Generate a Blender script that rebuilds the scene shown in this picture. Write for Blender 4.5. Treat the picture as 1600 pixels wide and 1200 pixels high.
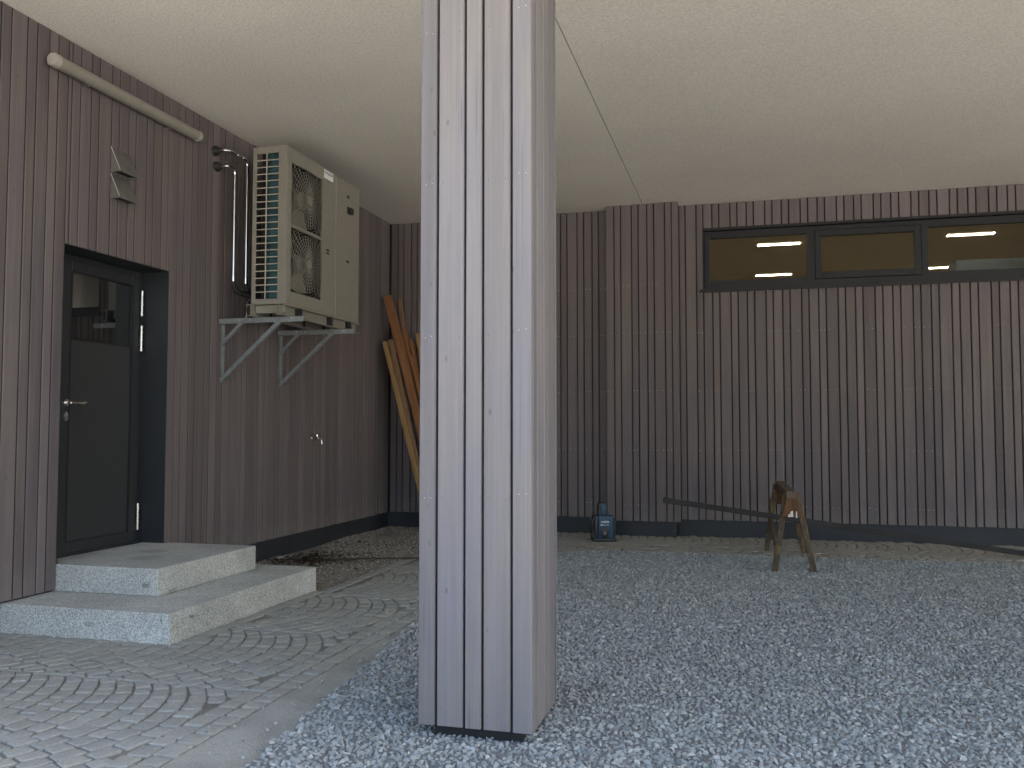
import bpy, bmesh, math, random
from mathutils import Vector, Matrix, Euler
import numpy as np

R = math.radians
for o in list(bpy.data.objects):
    bpy.data.objects.remove(o)
scene = bpy.context.scene
COL = scene.collection

# ------------------------------------------------------------------ camera, sky, sun, exposure
cam_data = bpy.data.cameras.new('camera')
cam = bpy.data.objects.new('camera', cam_data)
COL.objects.link(cam)
cam_data.sensor_width = 36.0
cam_data.lens = 30.95
cam_data.clip_start = 0.05
cam_data.clip_end = 2000
cam.location = (0, 0, 1.25)
cam.rotation_euler = (R(90 + 2.874), 0, R(14.942))
scene.camera = cam

SUN_ELEV = 55
SUN_AZ = 75        # from +y towards +x: the sun stands to the right, slightly behind the building
world = bpy.data.worlds.new('World')
scene.world = world
world.use_nodes = True
wn = world.node_tree.nodes
wl = world.node_tree.links
wn.clear()
sky = wn.new('ShaderNodeTexSky')
sky.sky_type = 'NISHITA'
sky.sun_disc = False
sky.sun_elevation = R(SUN_ELEV)
sky.sun_rotation = R(SUN_AZ)
sky.air_density = 1.0
sky.dust_density = 4.0
sky.ozone_density = 0.7
bg = wn.new('ShaderNodeBackground')
bg.inputs['Strength'].default_value = 0.13
wo = wn.new('ShaderNodeOutputWorld')
wl.new(sky.outputs[0], bg.inputs['Color'])
wl.new(bg.outputs[0], wo.inputs['Surface'])

sun_data = bpy.data.lights.new('sun', 'SUN')
sun_data.energy = 4.2
sun_data.angle = R(0.53)
sun_data.color = (1.0, 0.93, 0.82)
sun = bpy.data.objects.new('sun', sun_data)
COL.objects.link(sun)
_to_sun = Vector((math.sin(R(SUN_AZ)) * math.cos(R(SUN_ELEV)), math.cos(R(SUN_AZ)) * math.cos(R(SUN_ELEV)), math.sin(R(SUN_ELEV))))
sun.rotation_euler = (-_to_sun).to_track_quat('-Z', 'Y').to_euler()

scene.view_settings.view_transform = 'Standard'
scene.view_settings.look = 'None'
scene.view_settings.gamma = 1.0
scene.view_settings.exposure = 2.5
scene.view_settings.use_curve_mapping = False
scene.cycles.max_bounces = 7
scene.cycles.diffuse_bounces = 5
scene.cycles.glossy_bounces = 3

# ------------------------------------------------------------------ node material helpers
class NT:
    def __init__(self, name):
        self.m = bpy.data.materials.new(name)
        self.m.use_nodes = True
        self.t = self.m.node_tree
        self.n = self.t.nodes
        self.n.clear()
        self.out = self.n.new('ShaderNodeOutputMaterial')
    def new(self, kind, **kw):
        nd = self.n.new(kind)
        for k, v in kw.items():
            setattr(nd, k, v)
        return nd
    def link(self, a, b):
        self.t.links.new(a, b)
    def setin(self, sock, v):
        if isinstance(v, bpy.types.NodeSocket):
            self.link(v, sock)
        else:
            sock.default_value = v
    def math(self, op, a, b=0.0, c=None, clamp=False):
        nd = self.new('ShaderNodeMath', operation=op, use_clamp=clamp)
        self.setin(nd.inputs[0], a)
        self.setin(nd.inputs[1], b)
        if c is not None:
            self.setin(nd.inputs[2], c)
        return nd.outputs[0]
    def vmath(self, op, a, b):
        nd = self.new('ShaderNodeVectorMath', operation=op)
        self.setin(nd.inputs[0], a)
        self.setin(nd.inputs[1], b)
        return nd.outputs[0]
    def mix(self, fac, a, b, blend='MIX'):
        nd = self.new('ShaderNodeMix', data_type='RGBA', blend_type=blend)
        self.setin(nd.inputs['Factor'], fac)
        self.setin(nd.inputs[6], a)
        self.setin(nd.inputs[7], b)
        return nd.outputs[2]
    def noise(self, vec, scale=5.0, detail=3.0, rough=0.55, dist=0.0):
        nd = self.new('ShaderNodeTexNoise')
        if vec is not None:
            self.link(vec, nd.inputs['Vector'])
        nd.inputs['Scale'].default_value = scale
        nd.inputs['Detail'].default_value = detail
        nd.inputs['Roughness'].default_value = rough
        nd.inputs['Distortion'].default_value = dist
        return nd.outputs['Fac']
    def ramp(self, fac, lo, hi, a=0.0, b=1.0, smooth=True):
        nd = self.new('ShaderNodeMapRange')
        nd.interpolation_type = 'SMOOTHSTEP' if smooth else 'LINEAR'
        self.setin(nd.inputs['Value'], fac)
        nd.inputs['From Min'].default_value = lo
        nd.inputs['From Max'].default_value = hi
        nd.inputs['To Min'].default_value = a
        nd.inputs['To Max'].default_value = b
        return nd.outputs[0]
    def coord(self, which='Object'):
        return self.new('ShaderNodeTexCoord').outputs[which]
    def pos(self):
        return self.new('ShaderNodeNewGeometry').outputs['Position']
    def scale(self, vec, s):
        return self.vmath('MULTIPLY', vec, s)
    def obj_random(self):
        return self.new('ShaderNodeObjectInfo').outputs['Random']
    def island_random(self):
        return self.new('ShaderNodeNewGeometry').outputs['Random Per Island']
    def value_scale(self, col, f):
        nd = self.new('ShaderNodeHueSaturation')
        self.setin(nd.inputs['Color'], col)
        self.setin(nd.inputs['Value'], f)
        return nd.outputs[0]
    def finish(self, color, rough=0.6, metal=0.0, bump=None, bump_strength=0.3, bump_dist=0.01, spec=None, ior=None, emit=None, emit_strength=0.0):
        p = self.new('ShaderNodeBsdfPrincipled')
        self.setin(p.inputs['Base Color'], color)
        self.setin(p.inputs['Roughness'], rough)
        self.setin(p.inputs['Metallic'], metal)
        if spec is not None:
            p.inputs['Specular IOR Level'].default_value = spec
        if ior is not None:
            p.inputs['IOR'].default_value = ior
        if emit is not None:
            p.inputs['Emission Color'].default_value = emit
            p.inputs['Emission Strength'].default_value = emit_strength
        if bump is not None:
            b = self.new('ShaderNodeBump')
            b.inputs['Strength'].default_value = bump_strength
            b.inputs['Distance'].default_value = bump_dist
            self.link(bump, b.inputs['Height'])
            self.link(b.outputs[0], p.inputs['Normal'])
        self.link(p.outputs[0], self.out.inputs['Surface'])
        return self.m

def rgb(r, g, b):
    return (r, g, b, 1.0)

M = {}

# weathered grey glazed timber, grain along local z, every board its own tone
def timber_cladding(name, c1, c2, c3, contrast=1.0):
    t = NT(name)
    rnd = t.obj_random()
    off = t.new('ShaderNodeCombineXYZ')
    t.link(t.math('MULTIPLY', rnd, 37.0), off.inputs[0])
    t.link(t.math('MULTIPLY', rnd, 11.0), off.inputs[1])
    t.link(t.math('MULTIPLY', rnd, 91.0), off.inputs[2])
    v = t.vmath('ADD', t.coord('Object'), off.outputs[0])
    fine = t.noise(t.scale(v, (330, 330, 3.0)), 1.0, 1, 0.6)
    grain = t.noise(t.scale(v, (62, 62, 0.9)), 1.0, 2, 0.6, 0.6)
    blot = t.noise(t.scale(v, (5.5, 5.5, 1.1)), 1.0, 2, 0.55)
    base = t.mix(t.ramp(rnd, 0.0, 1.0, 0, 1, False), c1, c2)
    base = t.mix(t.ramp(blot, 0.35, 0.7), base, c3)
    val = t.math('ADD', t.ramp(grain, 0.3, 0.72, -0.07 * contrast, 0.055 * contrast), 1.0)
    val = t.math('ADD', val, t.ramp(fine, 0.25, 0.75, -0.05 * contrast, 0.045 * contrast))
    r2 = t.new('ShaderNodeTexWhiteNoise', noise_dimensions='1D')
    t.link(rnd, r2.inputs['W'])
    val = t.math('ADD', val, t.ramp(r2.outputs['Value'], 0, 1, -0.14, 0.14, False))
    val = t.math('ADD', val, t.ramp(t.noise(t.scale(v, (14, 14, 0.55)), 1.0, 2, 0.6), 0.3, 0.7, -0.055, 0.05))
    base = t.value_scale(base, val)
    # splashed dirt near the lower board ends
    wp = t.new('ShaderNodeSeparateXYZ')
    t.link(t.pos(), wp.inputs[0])
    sd = t.math('ADD', wp.outputs[2], t.math('MULTIPLY', t.noise(t.pos(), 9, 3, 0.65), 0.5))
    base = t.mix(t.ramp(sd, 0.42, 0.68, 0.28, 0.0), base, rgb(0.20, 0.19, 0.17))
    # knots
    vk = t.new('ShaderNodeTexVoronoi', feature='F1', voronoi_dimensions='2D')
    sx = t.new('ShaderNodeSeparateXYZ')
    t.link(v, sx.inputs[0])
    cx2 = t.new('ShaderNodeCombineXYZ')
    t.link(t.math('MULTIPLY', sx.outputs[0], 9.0), cx2.inputs[0])
    t.link(t.math('MULTIPLY', sx.outputs[2], 4.2), cx2.inputs[1])
    t.link(cx2.outputs[0], vk.inputs['Vector'])
    vk.inputs['Scale'].default_value = 1.0
    vk.inputs['Randomness'].default_value = 1.0
    sel = t.new('ShaderNodeSeparateColor')
    t.link(vk.outputs['Color'], sel.inputs[0])
    keep = t.ramp(sel.outputs[0], 0.60, 0.95)
    kn = t.math('MULTIPLY', t.ramp(vk.outputs['Distance'], 0.02, 0.075, 1, 0), keep)
    base = t.mix(t.math('MULTIPLY', kn, 0.55), base, rgb(0.07, 0.055, 0.06))
    # fine cracks
    ck = t.noise(t.scale(v, (150, 150, 1.6)), 1.0, 1, 0.4)
    crack = t.math('MULTIPLY', t.ramp(ck, 0.735, 0.77), 0.45)
    base = t.mix(crack, base, rgb(0.05, 0.042, 0.045))
    h = t.math('ADD', t.math('MULTIPLY', grain, 0.5), fine)
    h = t.math('SUBTRACT', h, t.math('ADD', kn, crack))
    return t.finish(base, 0.72, bump=h, bump_strength=0.28, bump_dist=0.002, spec=0.35)

M['clad'] = timber_cladding('timber_cladding', rgb(0.125, 0.104, 0.103), rgb(0.150, 0.126, 0.121), rgb(0.118, 0.103, 0.111))
# the free-standing column gets a paler tone than the wall cladding
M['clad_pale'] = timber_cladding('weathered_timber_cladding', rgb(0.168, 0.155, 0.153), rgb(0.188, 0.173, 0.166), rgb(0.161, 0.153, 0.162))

def simple(name, c, rough=0.5, metal=0.0, var=0.06, nscale=12.0, bump=0.05, bscale=60.0, spec=None, ior=None):
    t = NT(name)
    v = t.coord('Object')
    n = t.noise(v, nscale, 4, 0.6)
    n2 = t.noise(v, bscale, 3, 0.6)
    col = t.value_scale(c, t.ramp(n, 0.25, 0.75, 1 - var, 1 + var))
    rg = t.ramp(n2, 0.3, 0.7, max(0.02, rough - 0.06), min(1, rough + 0.06))
    return t.finish(col, rg, metal, bump=n2 if bump else None, bump_strength=bump, bump_dist=0.002, spec=spec, ior=ior)

M['membrane'] = simple('black_membrane', rgb(0.012, 0.011, 0.012), 0.8)
M['plinth'] = simple('dark_plinth_sheet', rgb(0.021, 0.024, 0.028), 0.6, var=0.18, nscale=3)
M['anthracite'] = simple('anthracite_paint', rgb(0.021, 0.0245, 0.028), 0.42, var=0.08, bump=0.03, bscale=300)
M['frame'] = simple('window_frame_paint', rgb(0.013, 0.0145, 0.016), 0.5, var=0.08, bump=0.03, bscale=300, spec=0.3)
M['door_panel'] = simple('door_panel_paint', rgb(0.034, 0.036, 0.038), 0.33, var=0.05, bump=0.08, bscale=420)
M['steel'] = simple('brushed_steel', rgb(0.62, 0.62, 0.60), 0.3, 1.0, bump=0.02)
M['chrome'] = simple('chrome', rgb(0.75, 0.74, 0.72), 0.14, 1.0, bump=0.0)
M['black_rubber'] = simple('black_rubber', rgb(0.012, 0.012, 0.013), 0.6)
M['screw_bright'] = simple('zinc_screw', rgb(0.6, 0.59, 0.57), 0.4, 0.0)
M['screw_dark'] = simple('dark_screw', rgb(0.06, 0.05, 0.05), 0.6)
M['ac_paint'] = simple('ivory_enamel', rgb(0.222, 0.21, 0.177), 0.4, var=0.04, bump=0.03, bscale=200)
M['ac_bar'] = simple('ivory_grille', rgb(0.40, 0.375, 0.31), 0.45)
M['ac_dark'] = simple('dark_inside', rgb(0.014, 0.014, 0.014), 0.7)
M['fan'] = simple('grey_fan_plastic', rgb(0.17, 0.165, 0.145), 0.5)
M['fan_wire'] = simple('coated_wire', rgb(0.20, 0.19, 0.16), 0.45)
M['sticker'] = simple('white_sticker', rgb(0.78, 0.78, 0.8), 0.4, var=0.02)
M['ink'] = simple('dark_blue_print', rgb(0.06, 0.05, 0.14), 0.5)
M['galv'] = None
M['plastic_grey'] = simple('pale_plastic', rgb(0.25, 0.232, 0.20), 0.38, var=0.08, nscale=5)
M['plastic_white'] = simple('pale_end_cap', rgb(0.36, 0.34, 0.31), 0.4)
M['vent_metal'] = simple('zinc_sheet', rgb(0.13, 0.125, 0.115), 0.55, 0.2, var=0.15, nscale=9)
M['joint_grey'] = simple('joint_grey', rgb(0.30, 0.28, 0.25), 0.8)
M['vent_edge'] = simple('bright_fold', rgb(0.55, 0.53, 0.5), 0.4)
M['radio_blue'] = simple('petrol_blue_plastic', rgb(0.003, 0.042, 0.085), 0.42)
M['dark_metal'] = simple('dark_polished_metal', rgb(0.07, 0.068, 0.065), 0.25, 0.9, bump=0.0)
M['radio_black'] = simple('black_plastic', rgb(0.012, 0.012, 0.013), 0.45)
M['white_print'] = simple('white_print', rgb(0.85, 0.85, 0.85), 0.5)
M['concrete'] = None
M['plank_dark'] = simple('dark_tarred_plank', rgb(0.017, 0.015, 0.0145), 0.75, var=0.3, nscale=4, bump=0.3)
M['rod'] = simple('rusty_rod', rgb(0.05, 0.03, 0.02), 0.8, var=0.3)
M['room_paint'] = simple('room_paint', rgb(0.64, 0.575, 0.43), 0.85, var=0.04, nscale=2)
M['room_floor'] = simple('room_floor', rgb(0.42, 0.34, 0.22), 0.6)
M['cabinet_grey'] = simple('cabinet_grey', rgb(0.40, 0.45, 0.47), 0.5)

def galvanized():
    t = NT('galvanized_steel')
    v = t.coord('Object')
    vo = t.new('ShaderNodeTexVoronoi')
    t.link(v, vo.inputs['Vector'])
    vo.inputs['Scale'].default_value = 70
    n = t.noise(v, 8, 3)
    base = t.mix(t.ramp(vo.outputs['Distance'], 0, 0.9), rgb(0.19, 0.21, 0.21), rgb(0.26, 0.285, 0.285))
    base = t.value_scale(base, t.ramp(n, 0.3, 0.7, 0.85, 1.1))
    return t.finish(base, 0.5, 0.45, bump=n, bump_strength=0.05)
M['galv'] = galvanized()

def coil_mat():
    t = NT('coil_fins')
    v = t.coord('Object')
    w = t.new('ShaderNodeTexWave', wave_type='BANDS', bands_direction='Z')
    t.link(v, w.inputs['Vector'])
    w.inputs['Scale'].default_value = 14
    n = t.noise(t.scale(v, (5, 5, 9)), 1.0, 3)
    c = t.mix(t.ramp(n, 0.3, 0.7), rgb(0.028, 0.068, 0.08), rgb(0.046, 0.108, 0.116))
    return t.finish(c, 0.4, 0.25, bump=w.outputs['Fac'], bump_strength=0.25, bump_dist=0.004)
M['coil'] = coil_mat()

def plaster():
    t = NT('ceiling_plaster')
    p = t.pos()
    n1 = t.noise(p, 0.6, 3)
    n2 = t.noise(p, 62, 2, 0.65)
    n3 = t.noise(p, 140, 1, 0.6)
    c = t.value_scale(rgb(0.78, 0.75, 0.685), t.ramp(n1, 0.25, 0.75, 0.96, 1.04))
    c = t.value_scale(c, t.ramp(n2, 0.25, 0.75, 0.86, 1.10))
    h = t.math('ADD', n2, t.math('MULTIPLY', n3, 0.8))
    return t.finish(c, 0.95, bump=h, bump_strength=0.8, bump_dist=0.005, spec=0.1)
M['plaster'] = plaster()

def granite():
    t = NT('grey_granite')
    p = t.pos()
    a = t.noise(p, 150, 2, 0.7)
    b = t.noise(p, 95, 2, 0.6)
    cc = t.noise(p, 2.3, 4, 0.6)
    base = t.mix(t.ramp(a, 0.36, 0.64), rgb(0.255, 0.268, 0.25), rgb(0.62, 0.638, 0.595))
    base = t.mix(t.ramp(b, 0.60, 0.70, 0, 0.4), base, rgb(0.16, 0.165, 0.16))
    base = t.value_scale(base, t.ramp(cc, 0.3, 0.72, 0.82, 1.08))
    # a few damp smears and chips on the front edges
    wob = t.new('ShaderNodeTexNoise')
    t.link(p, wob.inputs['Vector'])
    wob.inputs['Scale'].default_value = 26
    pj = t.vmath('ADD', p, t.scale(t.vmath('SUBTRACT', wob.outputs['Color'], (0.5, 0.5, 0.5)), (0.05, 0.05, 0.05)))
    for (x, y, z, sx, sz, f) in ((-3.735, 4.9, 0.245, 0.034, 0.022, 0.62), (-3.80, 4.47, 0.09, 0.03, 0.02, 0.35),
                                 (-3.30, 4.47, 0.125, 0.008, 0.012, 0.7), (-3.245, 4.68, 0.12, 0.02, 0.012, 0.6), (-3.65, 5.05, 0.19, 0.05, 0.02, 0.45),
                                 (-4.05, 5.3, 0.35, 0.12, 0.5, 0.25), (-4.2, 5.6, 0.35, 0.1, 0.5, 0.25)):
        d = t.vmath('DIVIDE', t.vmath('SUBTRACT', pj, (x, y, z)), (sx, max(sx, 0.03), sz))
        ln = t.new('ShaderNodeVectorMath', operation='LENGTH')
        t.link(d, ln.inputs[0])
        base = t.mix(t.math('MULTIPLY', t.ramp(ln.outputs['Value'], 0.7, 1.25, 1, 0), f), base, rgb(0.10, 0.115, 0.11))
    return t.finish(base, 0.8, bump=a, bump_strength=0.25, bump_dist=0.003, spec=0.3)
M['granite'] = granite()

def cobble():
    t = NT('cobble_granite')
    p = t.pos()
    r = t.math('FRACT', t.math('ADD', t.obj_random(), t.math('MULTIPLY', t.island_random(), 7.31)))
    r2 = t.math('FRACT', t.math('MULTIPLY', r, 13.7))
    n = t.noise(p, 55, 5, 0.7)
    big = t.noise(p, 0.9, 4, 0.6)
    base = t.mix(r, rgb(0.268, 0.274, 0.245), rgb(0.328, 0.331, 0.293))
    base = t.mix(t.math('MULTIPLY', r2, 0.5), base, rgb(0.27, 0.277, 0.26))
    base = t.value_scale(base, t.ramp(n, 0.25, 0.75, 0.84, 1.14))
    base = t.mix(t.ramp(big, 0.42, 0.68, 0, 0.35), base, rgb(0.245, 0.222, 0.185))
    sp = t.new('ShaderNodeSeparateXYZ')          # sand swept into the strip along the back wall
    t.link(p, sp.inputs[0])
    sandy = t.math('MULTIPLY', t.ramp(sp.outputs[1], 8.3, 9.3, 0.0, 1.0), t.ramp(t.noise(p, 6, 3), 0.3, 0.6, 0.35, 0.8))
    base = t.mix(sandy, base, rgb(0.31, 0.292, 0.252))
    return t.finish(base, 0.82, bump=n, bump_strength=0.5, bump_dist=0.006, spec=0.12)
M['cobble'] = cobble()

def grit(name, c1, c2, scale=220, bump=0.6):
    t = NT(name)
    p = t.pos()
    a = t.noise(p, scale, 4, 0.7)
    b = t.noise(p, 3.0, 4, 0.6)
    base = t.mix(t.ramp(a, 0.3, 0.7), c1, c2)
    base = t.value_scale(base, t.ramp(b, 0.3, 0.7, 0.86, 1.12))
    return t.finish(base, 0.95, bump=a, bump_strength=bump, bump_dist=0.006, spec=0.15)
M['sand'] = grit('joint_sand', rgb(0.15, 0.145, 0.124), rgb(0.235, 0.228, 0.197))
M['concrete'] = grit('rough_concrete', rgb(0.235, 0.24, 0.215), rgb(0.325, 0.33, 0.297), 110)
M['gravel_bed'] = grit('gravel_bed', rgb(0.12, 0.127, 0.13), rgb(0.22, 0.227, 0.23), 90)
M['pebble_bed'] = grit('pebble_bed', rgb(0.05, 0.043, 0.032), rgb(0.13, 0.112, 0.085), 120)
M['ground'] = grit('pale_forecourt', rgb(0.36, 0.345, 0.31), rgb(0.48, 0.46, 0.42), 60)

def stones(name, c1, c2, c3, rough=0.85):
    t = NT(name)
    r = t.obj_random()
    p = t.pos()
    n = t.noise(p, 120, 3, 0.6)
    base = t.mix(r, c1, c2)
    r2 = t.math('FRACT', t.math('MULTIPLY', r, 17.3))
    base = t.mix(t.ramp(r2, 0.72, 0.95), base, c3)
    base = t.value_scale(base, t.ramp(n, 0.25, 0.75, 0.82, 1.15))
    return t.finish(base, rough, spec=0.3)
M['gravel'] = stones('crushed_blue_grey_stone', rgb(0.205, 0.224, 0.220), rgb(0.290, 0.310, 0.300), rgb(0.365, 0.38, 0.365))
M['pebble'] = stones('brown_pebble', rgb(0.12, 0.10, 0.075), rgb(0.25, 0.22, 0.175), rgb(0.42, 0.39, 0.33))
M['litter'] = stones('dry_leaf_litter', rgb(0.022, 0.016, 0.009), rgb(0.055, 0.036, 0.018), rgb(0.05, 0.06, 0.02))

def raw_timber(name, c1, c2, stain=None, stain_amount=0.0):
    t = NT(name)
    rnd = t.obj_random()
    off = t.new('ShaderNodeCombineXYZ')
    t.link(t.math('MULTIPLY', rnd, 37.0), off.inputs[0])
    t.link(t.math('MULTIPLY', rnd, 51.0), off.inputs[2])
    v = t.vmath('ADD', t.coord('Object'), off.outputs[0])
    g = t.noise(t.scale(v, (45, 45, 1.5)), 1.0, 4, 0.6, 0.8)
    f = t.noise(t.scale(v, (240, 240, 6)), 1.0, 2)
    base = t.mix(t.ramp(g, 0.3, 0.7), c1, c2)
    base = t.value_scale(base, t.ramp(f, 0.3, 0.7, 0.88, 1.1))
    if stain is not None:
        s = t.noise(t.scale(v, (9, 9, 5)), 1.0, 4, 0.65)
        base = t.mix(t.ramp(s, 0.42, 0.62, 0, stain_amount), base, stain)
    return t.finish(base, 0.75, bump=g, bump_strength=0.25, bump_dist=0.004, spec=0.3)
M['pine_orange'] = raw_timber('orange_pine', rgb(0.19, 0.086, 0.036), rgb(0.27, 0.135, 0.06))
M['pine_yellow'] = raw_timber('yellow_pine', rgb(0.25, 0.155, 0.06), rgb(0.34, 0.22, 0.10))
M['pine_brown'] = raw_timber('brown_lath', rgb(0.16, 0.10, 0.06), rgb(0.24, 0.15, 0.09))
M['saw_wood'] = raw_timber('old_sawhorse_wood', rgb(0.10, 0.07, 0.036), rgb(0.18, 0.13, 0.072), rgb(0.045, 0.032, 0.02), 0.8)
M['saw_top'] = raw_timber('grey_brown_old_wood', rgb(0.09, 0.066, 0.045), rgb(0.15, 0.112, 0.08), rgb(0.05, 0.036, 0.026), 0.6)
M['saw_rust'] = raw_timber('rust_stained_board', rgb(0.10, 0.045, 0.014), rgb(0.16, 0.08, 0.03), rgb(0.05, 0.03, 0.018), 0.6)
M['paint_drip'] = simple('white_paint_drip', rgb(0.6, 0.58, 0.52), 0.6)

def thin_glass(name, tint, refl_ior=1.5):
    t = NT(name)
    tr = t.new('ShaderNodeBsdfTransparent')
    tr.inputs['Color'].default_value = tint
    gl = t.new('ShaderNodeBsdfGlossy')
    gl.inputs['Roughness'].default_value = 0.01
    fr = t.new('ShaderNodeFresnel')
    fr.inputs['IOR'].default_value = refl_ior
    mx = t.new('ShaderNodeMixShader')
    t.link(fr.outputs[0], mx.inputs[0])
    t.link(tr.outputs[0], mx.inputs[1])
    t.link(gl.outputs[0], mx.inputs[2])
    t.link(mx.outputs[0], t.out.inputs['Surface'])
    return t.m
M['window_glass'] = thin_glass('window_glass', rgb(0.72, 0.74, 0.70))
t_ = NT('dark_door_glass')
M['door_glass'] = t_.finish(rgb(0.006, 0.008, 0.009), 0.015, ior=2.1)
t_ = NT('lamp_tube')
M['lamp_tube'] = t_.finish(rgb(0.9, 0.85, 0.75), 0.5, emit=rgb(1.0, 0.88, 0.70), emit_strength=22.0)

# ------------------------------------------------------------------ mesh helpers
def link_obj(o, parent=None):
    COL.objects.link(o)
    if parent is not None:
        o.parent = parent
    return o

class MB:
    """collects shapes in one bmesh, build() links them as one mesh object"""
    def __init__(self):
        self.bm = bmesh.new()
    def poly(self, verts, faces):
        vs = [self.bm.verts.new(v) for v in verts]
        for f in faces:
            try:
                self.bm.faces.new([vs[i] for i in f])
            except ValueError:
                pass
        return vs
    def box(self, x0, x1, y0, y1, z0, z1, mat=None):
        v = [Vector((x, y, z)) for z in (z0, z1) for y in (y0, y1) for x in (x0, x1)]
        if mat is not None:
            v = [mat @ q for q in v]
        self.poly(v, [(0, 2, 3, 1), (4, 5, 7, 6), (0, 1, 5, 4), (2, 6, 7, 3), (0, 4, 6, 2), (1, 3, 7, 5)])
        return self
    def bar(self, a, b, w, h, up=(0, 0, 1), w2=None, h2=None):
        a = Vector(a); b = Vector(b)
        d = (b - a).normalized()
        s = d.cross(Vector(up))
        if s.length < 1e-5:
            s = d.cross(Vector((1, 0, 0)))
        s.normalize()
        u = s.cross(d).normalized()
        w2 = w2 or w; h2 = h2 or h
        v = []
        for p, ww, hh in ((a, w, h), (b, w2, h2)):
            for sx, sy in ((-1, -1), (1, -1), (1, 1), (-1, 1)):
                v.append(p + s * (sx * ww / 2) + u * (sy * hh / 2))
        self.poly(v, [(3, 2, 1, 0), (4, 5, 6, 7), (0, 1, 5, 4), (1, 2, 6, 5), (2, 3, 7, 6), (3, 0, 4, 7)])
        return self
    def tube(self, pts, r, n=10, caps=True, radii=None):
        pts = [Vector(p) for p in pts]
        rings = []
        prev = None
        for i, p in enumerate(pts):
            if i == 0:
                d = pts[1] - pts[0]
            elif i == len(pts) - 1:
                d = pts[-1] - pts[-2]
            else:
                d = (pts[i + 1] - p).normalized() + (p - pts[i - 1]).normalized()
            d.normalize()
            if prev is None:
                ref = Vector((0, 0, 1)) if abs(d.z) < 0.9 else Vector((1, 0, 0))
                s = d.cross(ref).normalized()
            else:
                s = (prev - d * prev.dot(d)).normalized()
            prev = s
            u = d.cross(s)
            rr = radii[i] if radii else r
            rings.append([self.bm.verts.new(p + (s * math.cos(2 * math.pi * k / n) + u * math.sin(2 * math.pi * k / n)) * rr) for k in range(n)])
        for a, b in zip(rings[:-1], rings[1:]):
            for k in range(n):
                self.bm.faces.new((a[k], a[(k + 1) % n], b[(k + 1) % n], b[k]))
        if caps:
            self.bm.faces.new(rings[0][::-1])
            self.bm.faces.new(rings[-1])
        return self
    def prism(self, pts2, z0, z1, mat=None):
        n = len(pts2)
        v = [Vector((x, y, z0)) for x, y in pts2] + [Vector((x, y, z1)) for x, y in pts2]
        if mat is not None:
            v = [mat @ q for q in v]
        f = [tuple(range(n - 1, -1, -1)), tuple(range(n, 2 * n))]
        for i in range(n):
            j = (i + 1) % n
            f.append((i, j, n + j, n + i))
        self.poly(v, f)
        return self
    def mesh(self, name, mat, bevel=0.0, segs=1, smooth=False):
        bm = self.bm
        bmesh.ops.recalc_face_normals(bm, faces=bm.faces)
        if bevel > 0:
            es = [e for e in bm.edges if len(e.link_faces) == 2 and e.calc_face_angle(0) > 0.6]
            bmesh.ops.bevel(bm, geom=es, offset=bevel, segments=segs, affect='EDGES', profile=0.6, clamp_overlap=True)
        me = bpy.data.meshes.new(name)
        bm.to_mesh(me)
        bm.free()
        if smooth:
            for p in me.polygons:
                p.use_smooth = True
            try:
                me.set_sharp_from_angle(angle=R(40))
            except Exception:
                pass
        me.materials.append(M[mat] if isinstance(mat, str) else mat)
        return me
    def build(self, name, mat, parent=None, bevel=0.0, segs=1, smooth=False):
        o = bpy.data.objects.new(name, self.mesh(name, mat, bevel, segs, smooth))
        return link_obj(o, parent)

def tag(o, label=None, cat=None, group=None, kind=None):
    if label: o['label'] = label
    if cat: o['category'] = cat
    if group: o['group'] = group
    if kind: o['kind'] = kind
    return o

def empty(name, loc=(0, 0, 0), label=None, cat=None, group=None, rz=0.0, parent=None):
    o = bpy.data.objects.new(name, None)
    o.empty_display_size = 0.1
    link_obj(o, parent)
    o.location = loc
    o.rotation_euler = (0, 0, rz)
    return tag(o, label, cat, group)

def arc(c, r, a0, a1, n, u, v):
    c = Vector(c); u = Vector(u); v = Vector(v)
    return [c + u * (r * math.cos(a0 + (a1 - a0) * i / n)) + v * (r * math.sin(a0 + (a1 - a0) * i / n)) for i in range(n + 1)]

rng = random.Random(7)

# ------------------------------------------------------------------ main dimensions (metres)
XL = -4.42          # face of the left wall
YB = 10.496         # face of the back wall
ZC = 3.889          # soffit
ZB = 0.188          # lower edge of the boards
YF = 1.60           # front edge of the overhang
XR = 8.0            # far right end of the passage
BT = 0.024          # board thickness
GAP = 0.0125
PAT = (0.0800, 0.1270, 0.0800, 0.1040)      # narrow, wide, narrow, medium, each with its gap
NAMES_N, NAMES_W, NAMES_M = 0, 1, 3

_board = {}
def board_mesh(w, h, mat='clad'):
    key = (round(w, 3), round(h, 3), mat)
    if key not in _board:
        c = 0.004
        x = w / 2
        pts = [(-x + c, 0), (x - c, 0), (x, c), (x, BT), (-x, BT), (-x, c)]
        _board[key] = MB().prism(pts, 0, h).mesh('plank', mat)
    return _board[key]

def add_board(parent, centre, along, front, z0, z1, w, rot):
    """along/front: world coords of board centre; rot: quarter turn of the wall"""
    jz = rng.uniform(-0.002, 0.002)
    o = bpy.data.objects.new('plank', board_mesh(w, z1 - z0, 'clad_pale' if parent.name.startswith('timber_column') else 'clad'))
    link_obj(o, parent)
    o.location = Vector((along, front, z0 + jz))
    o.rotation_euler = (0, 0, rot)
    return o

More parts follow.
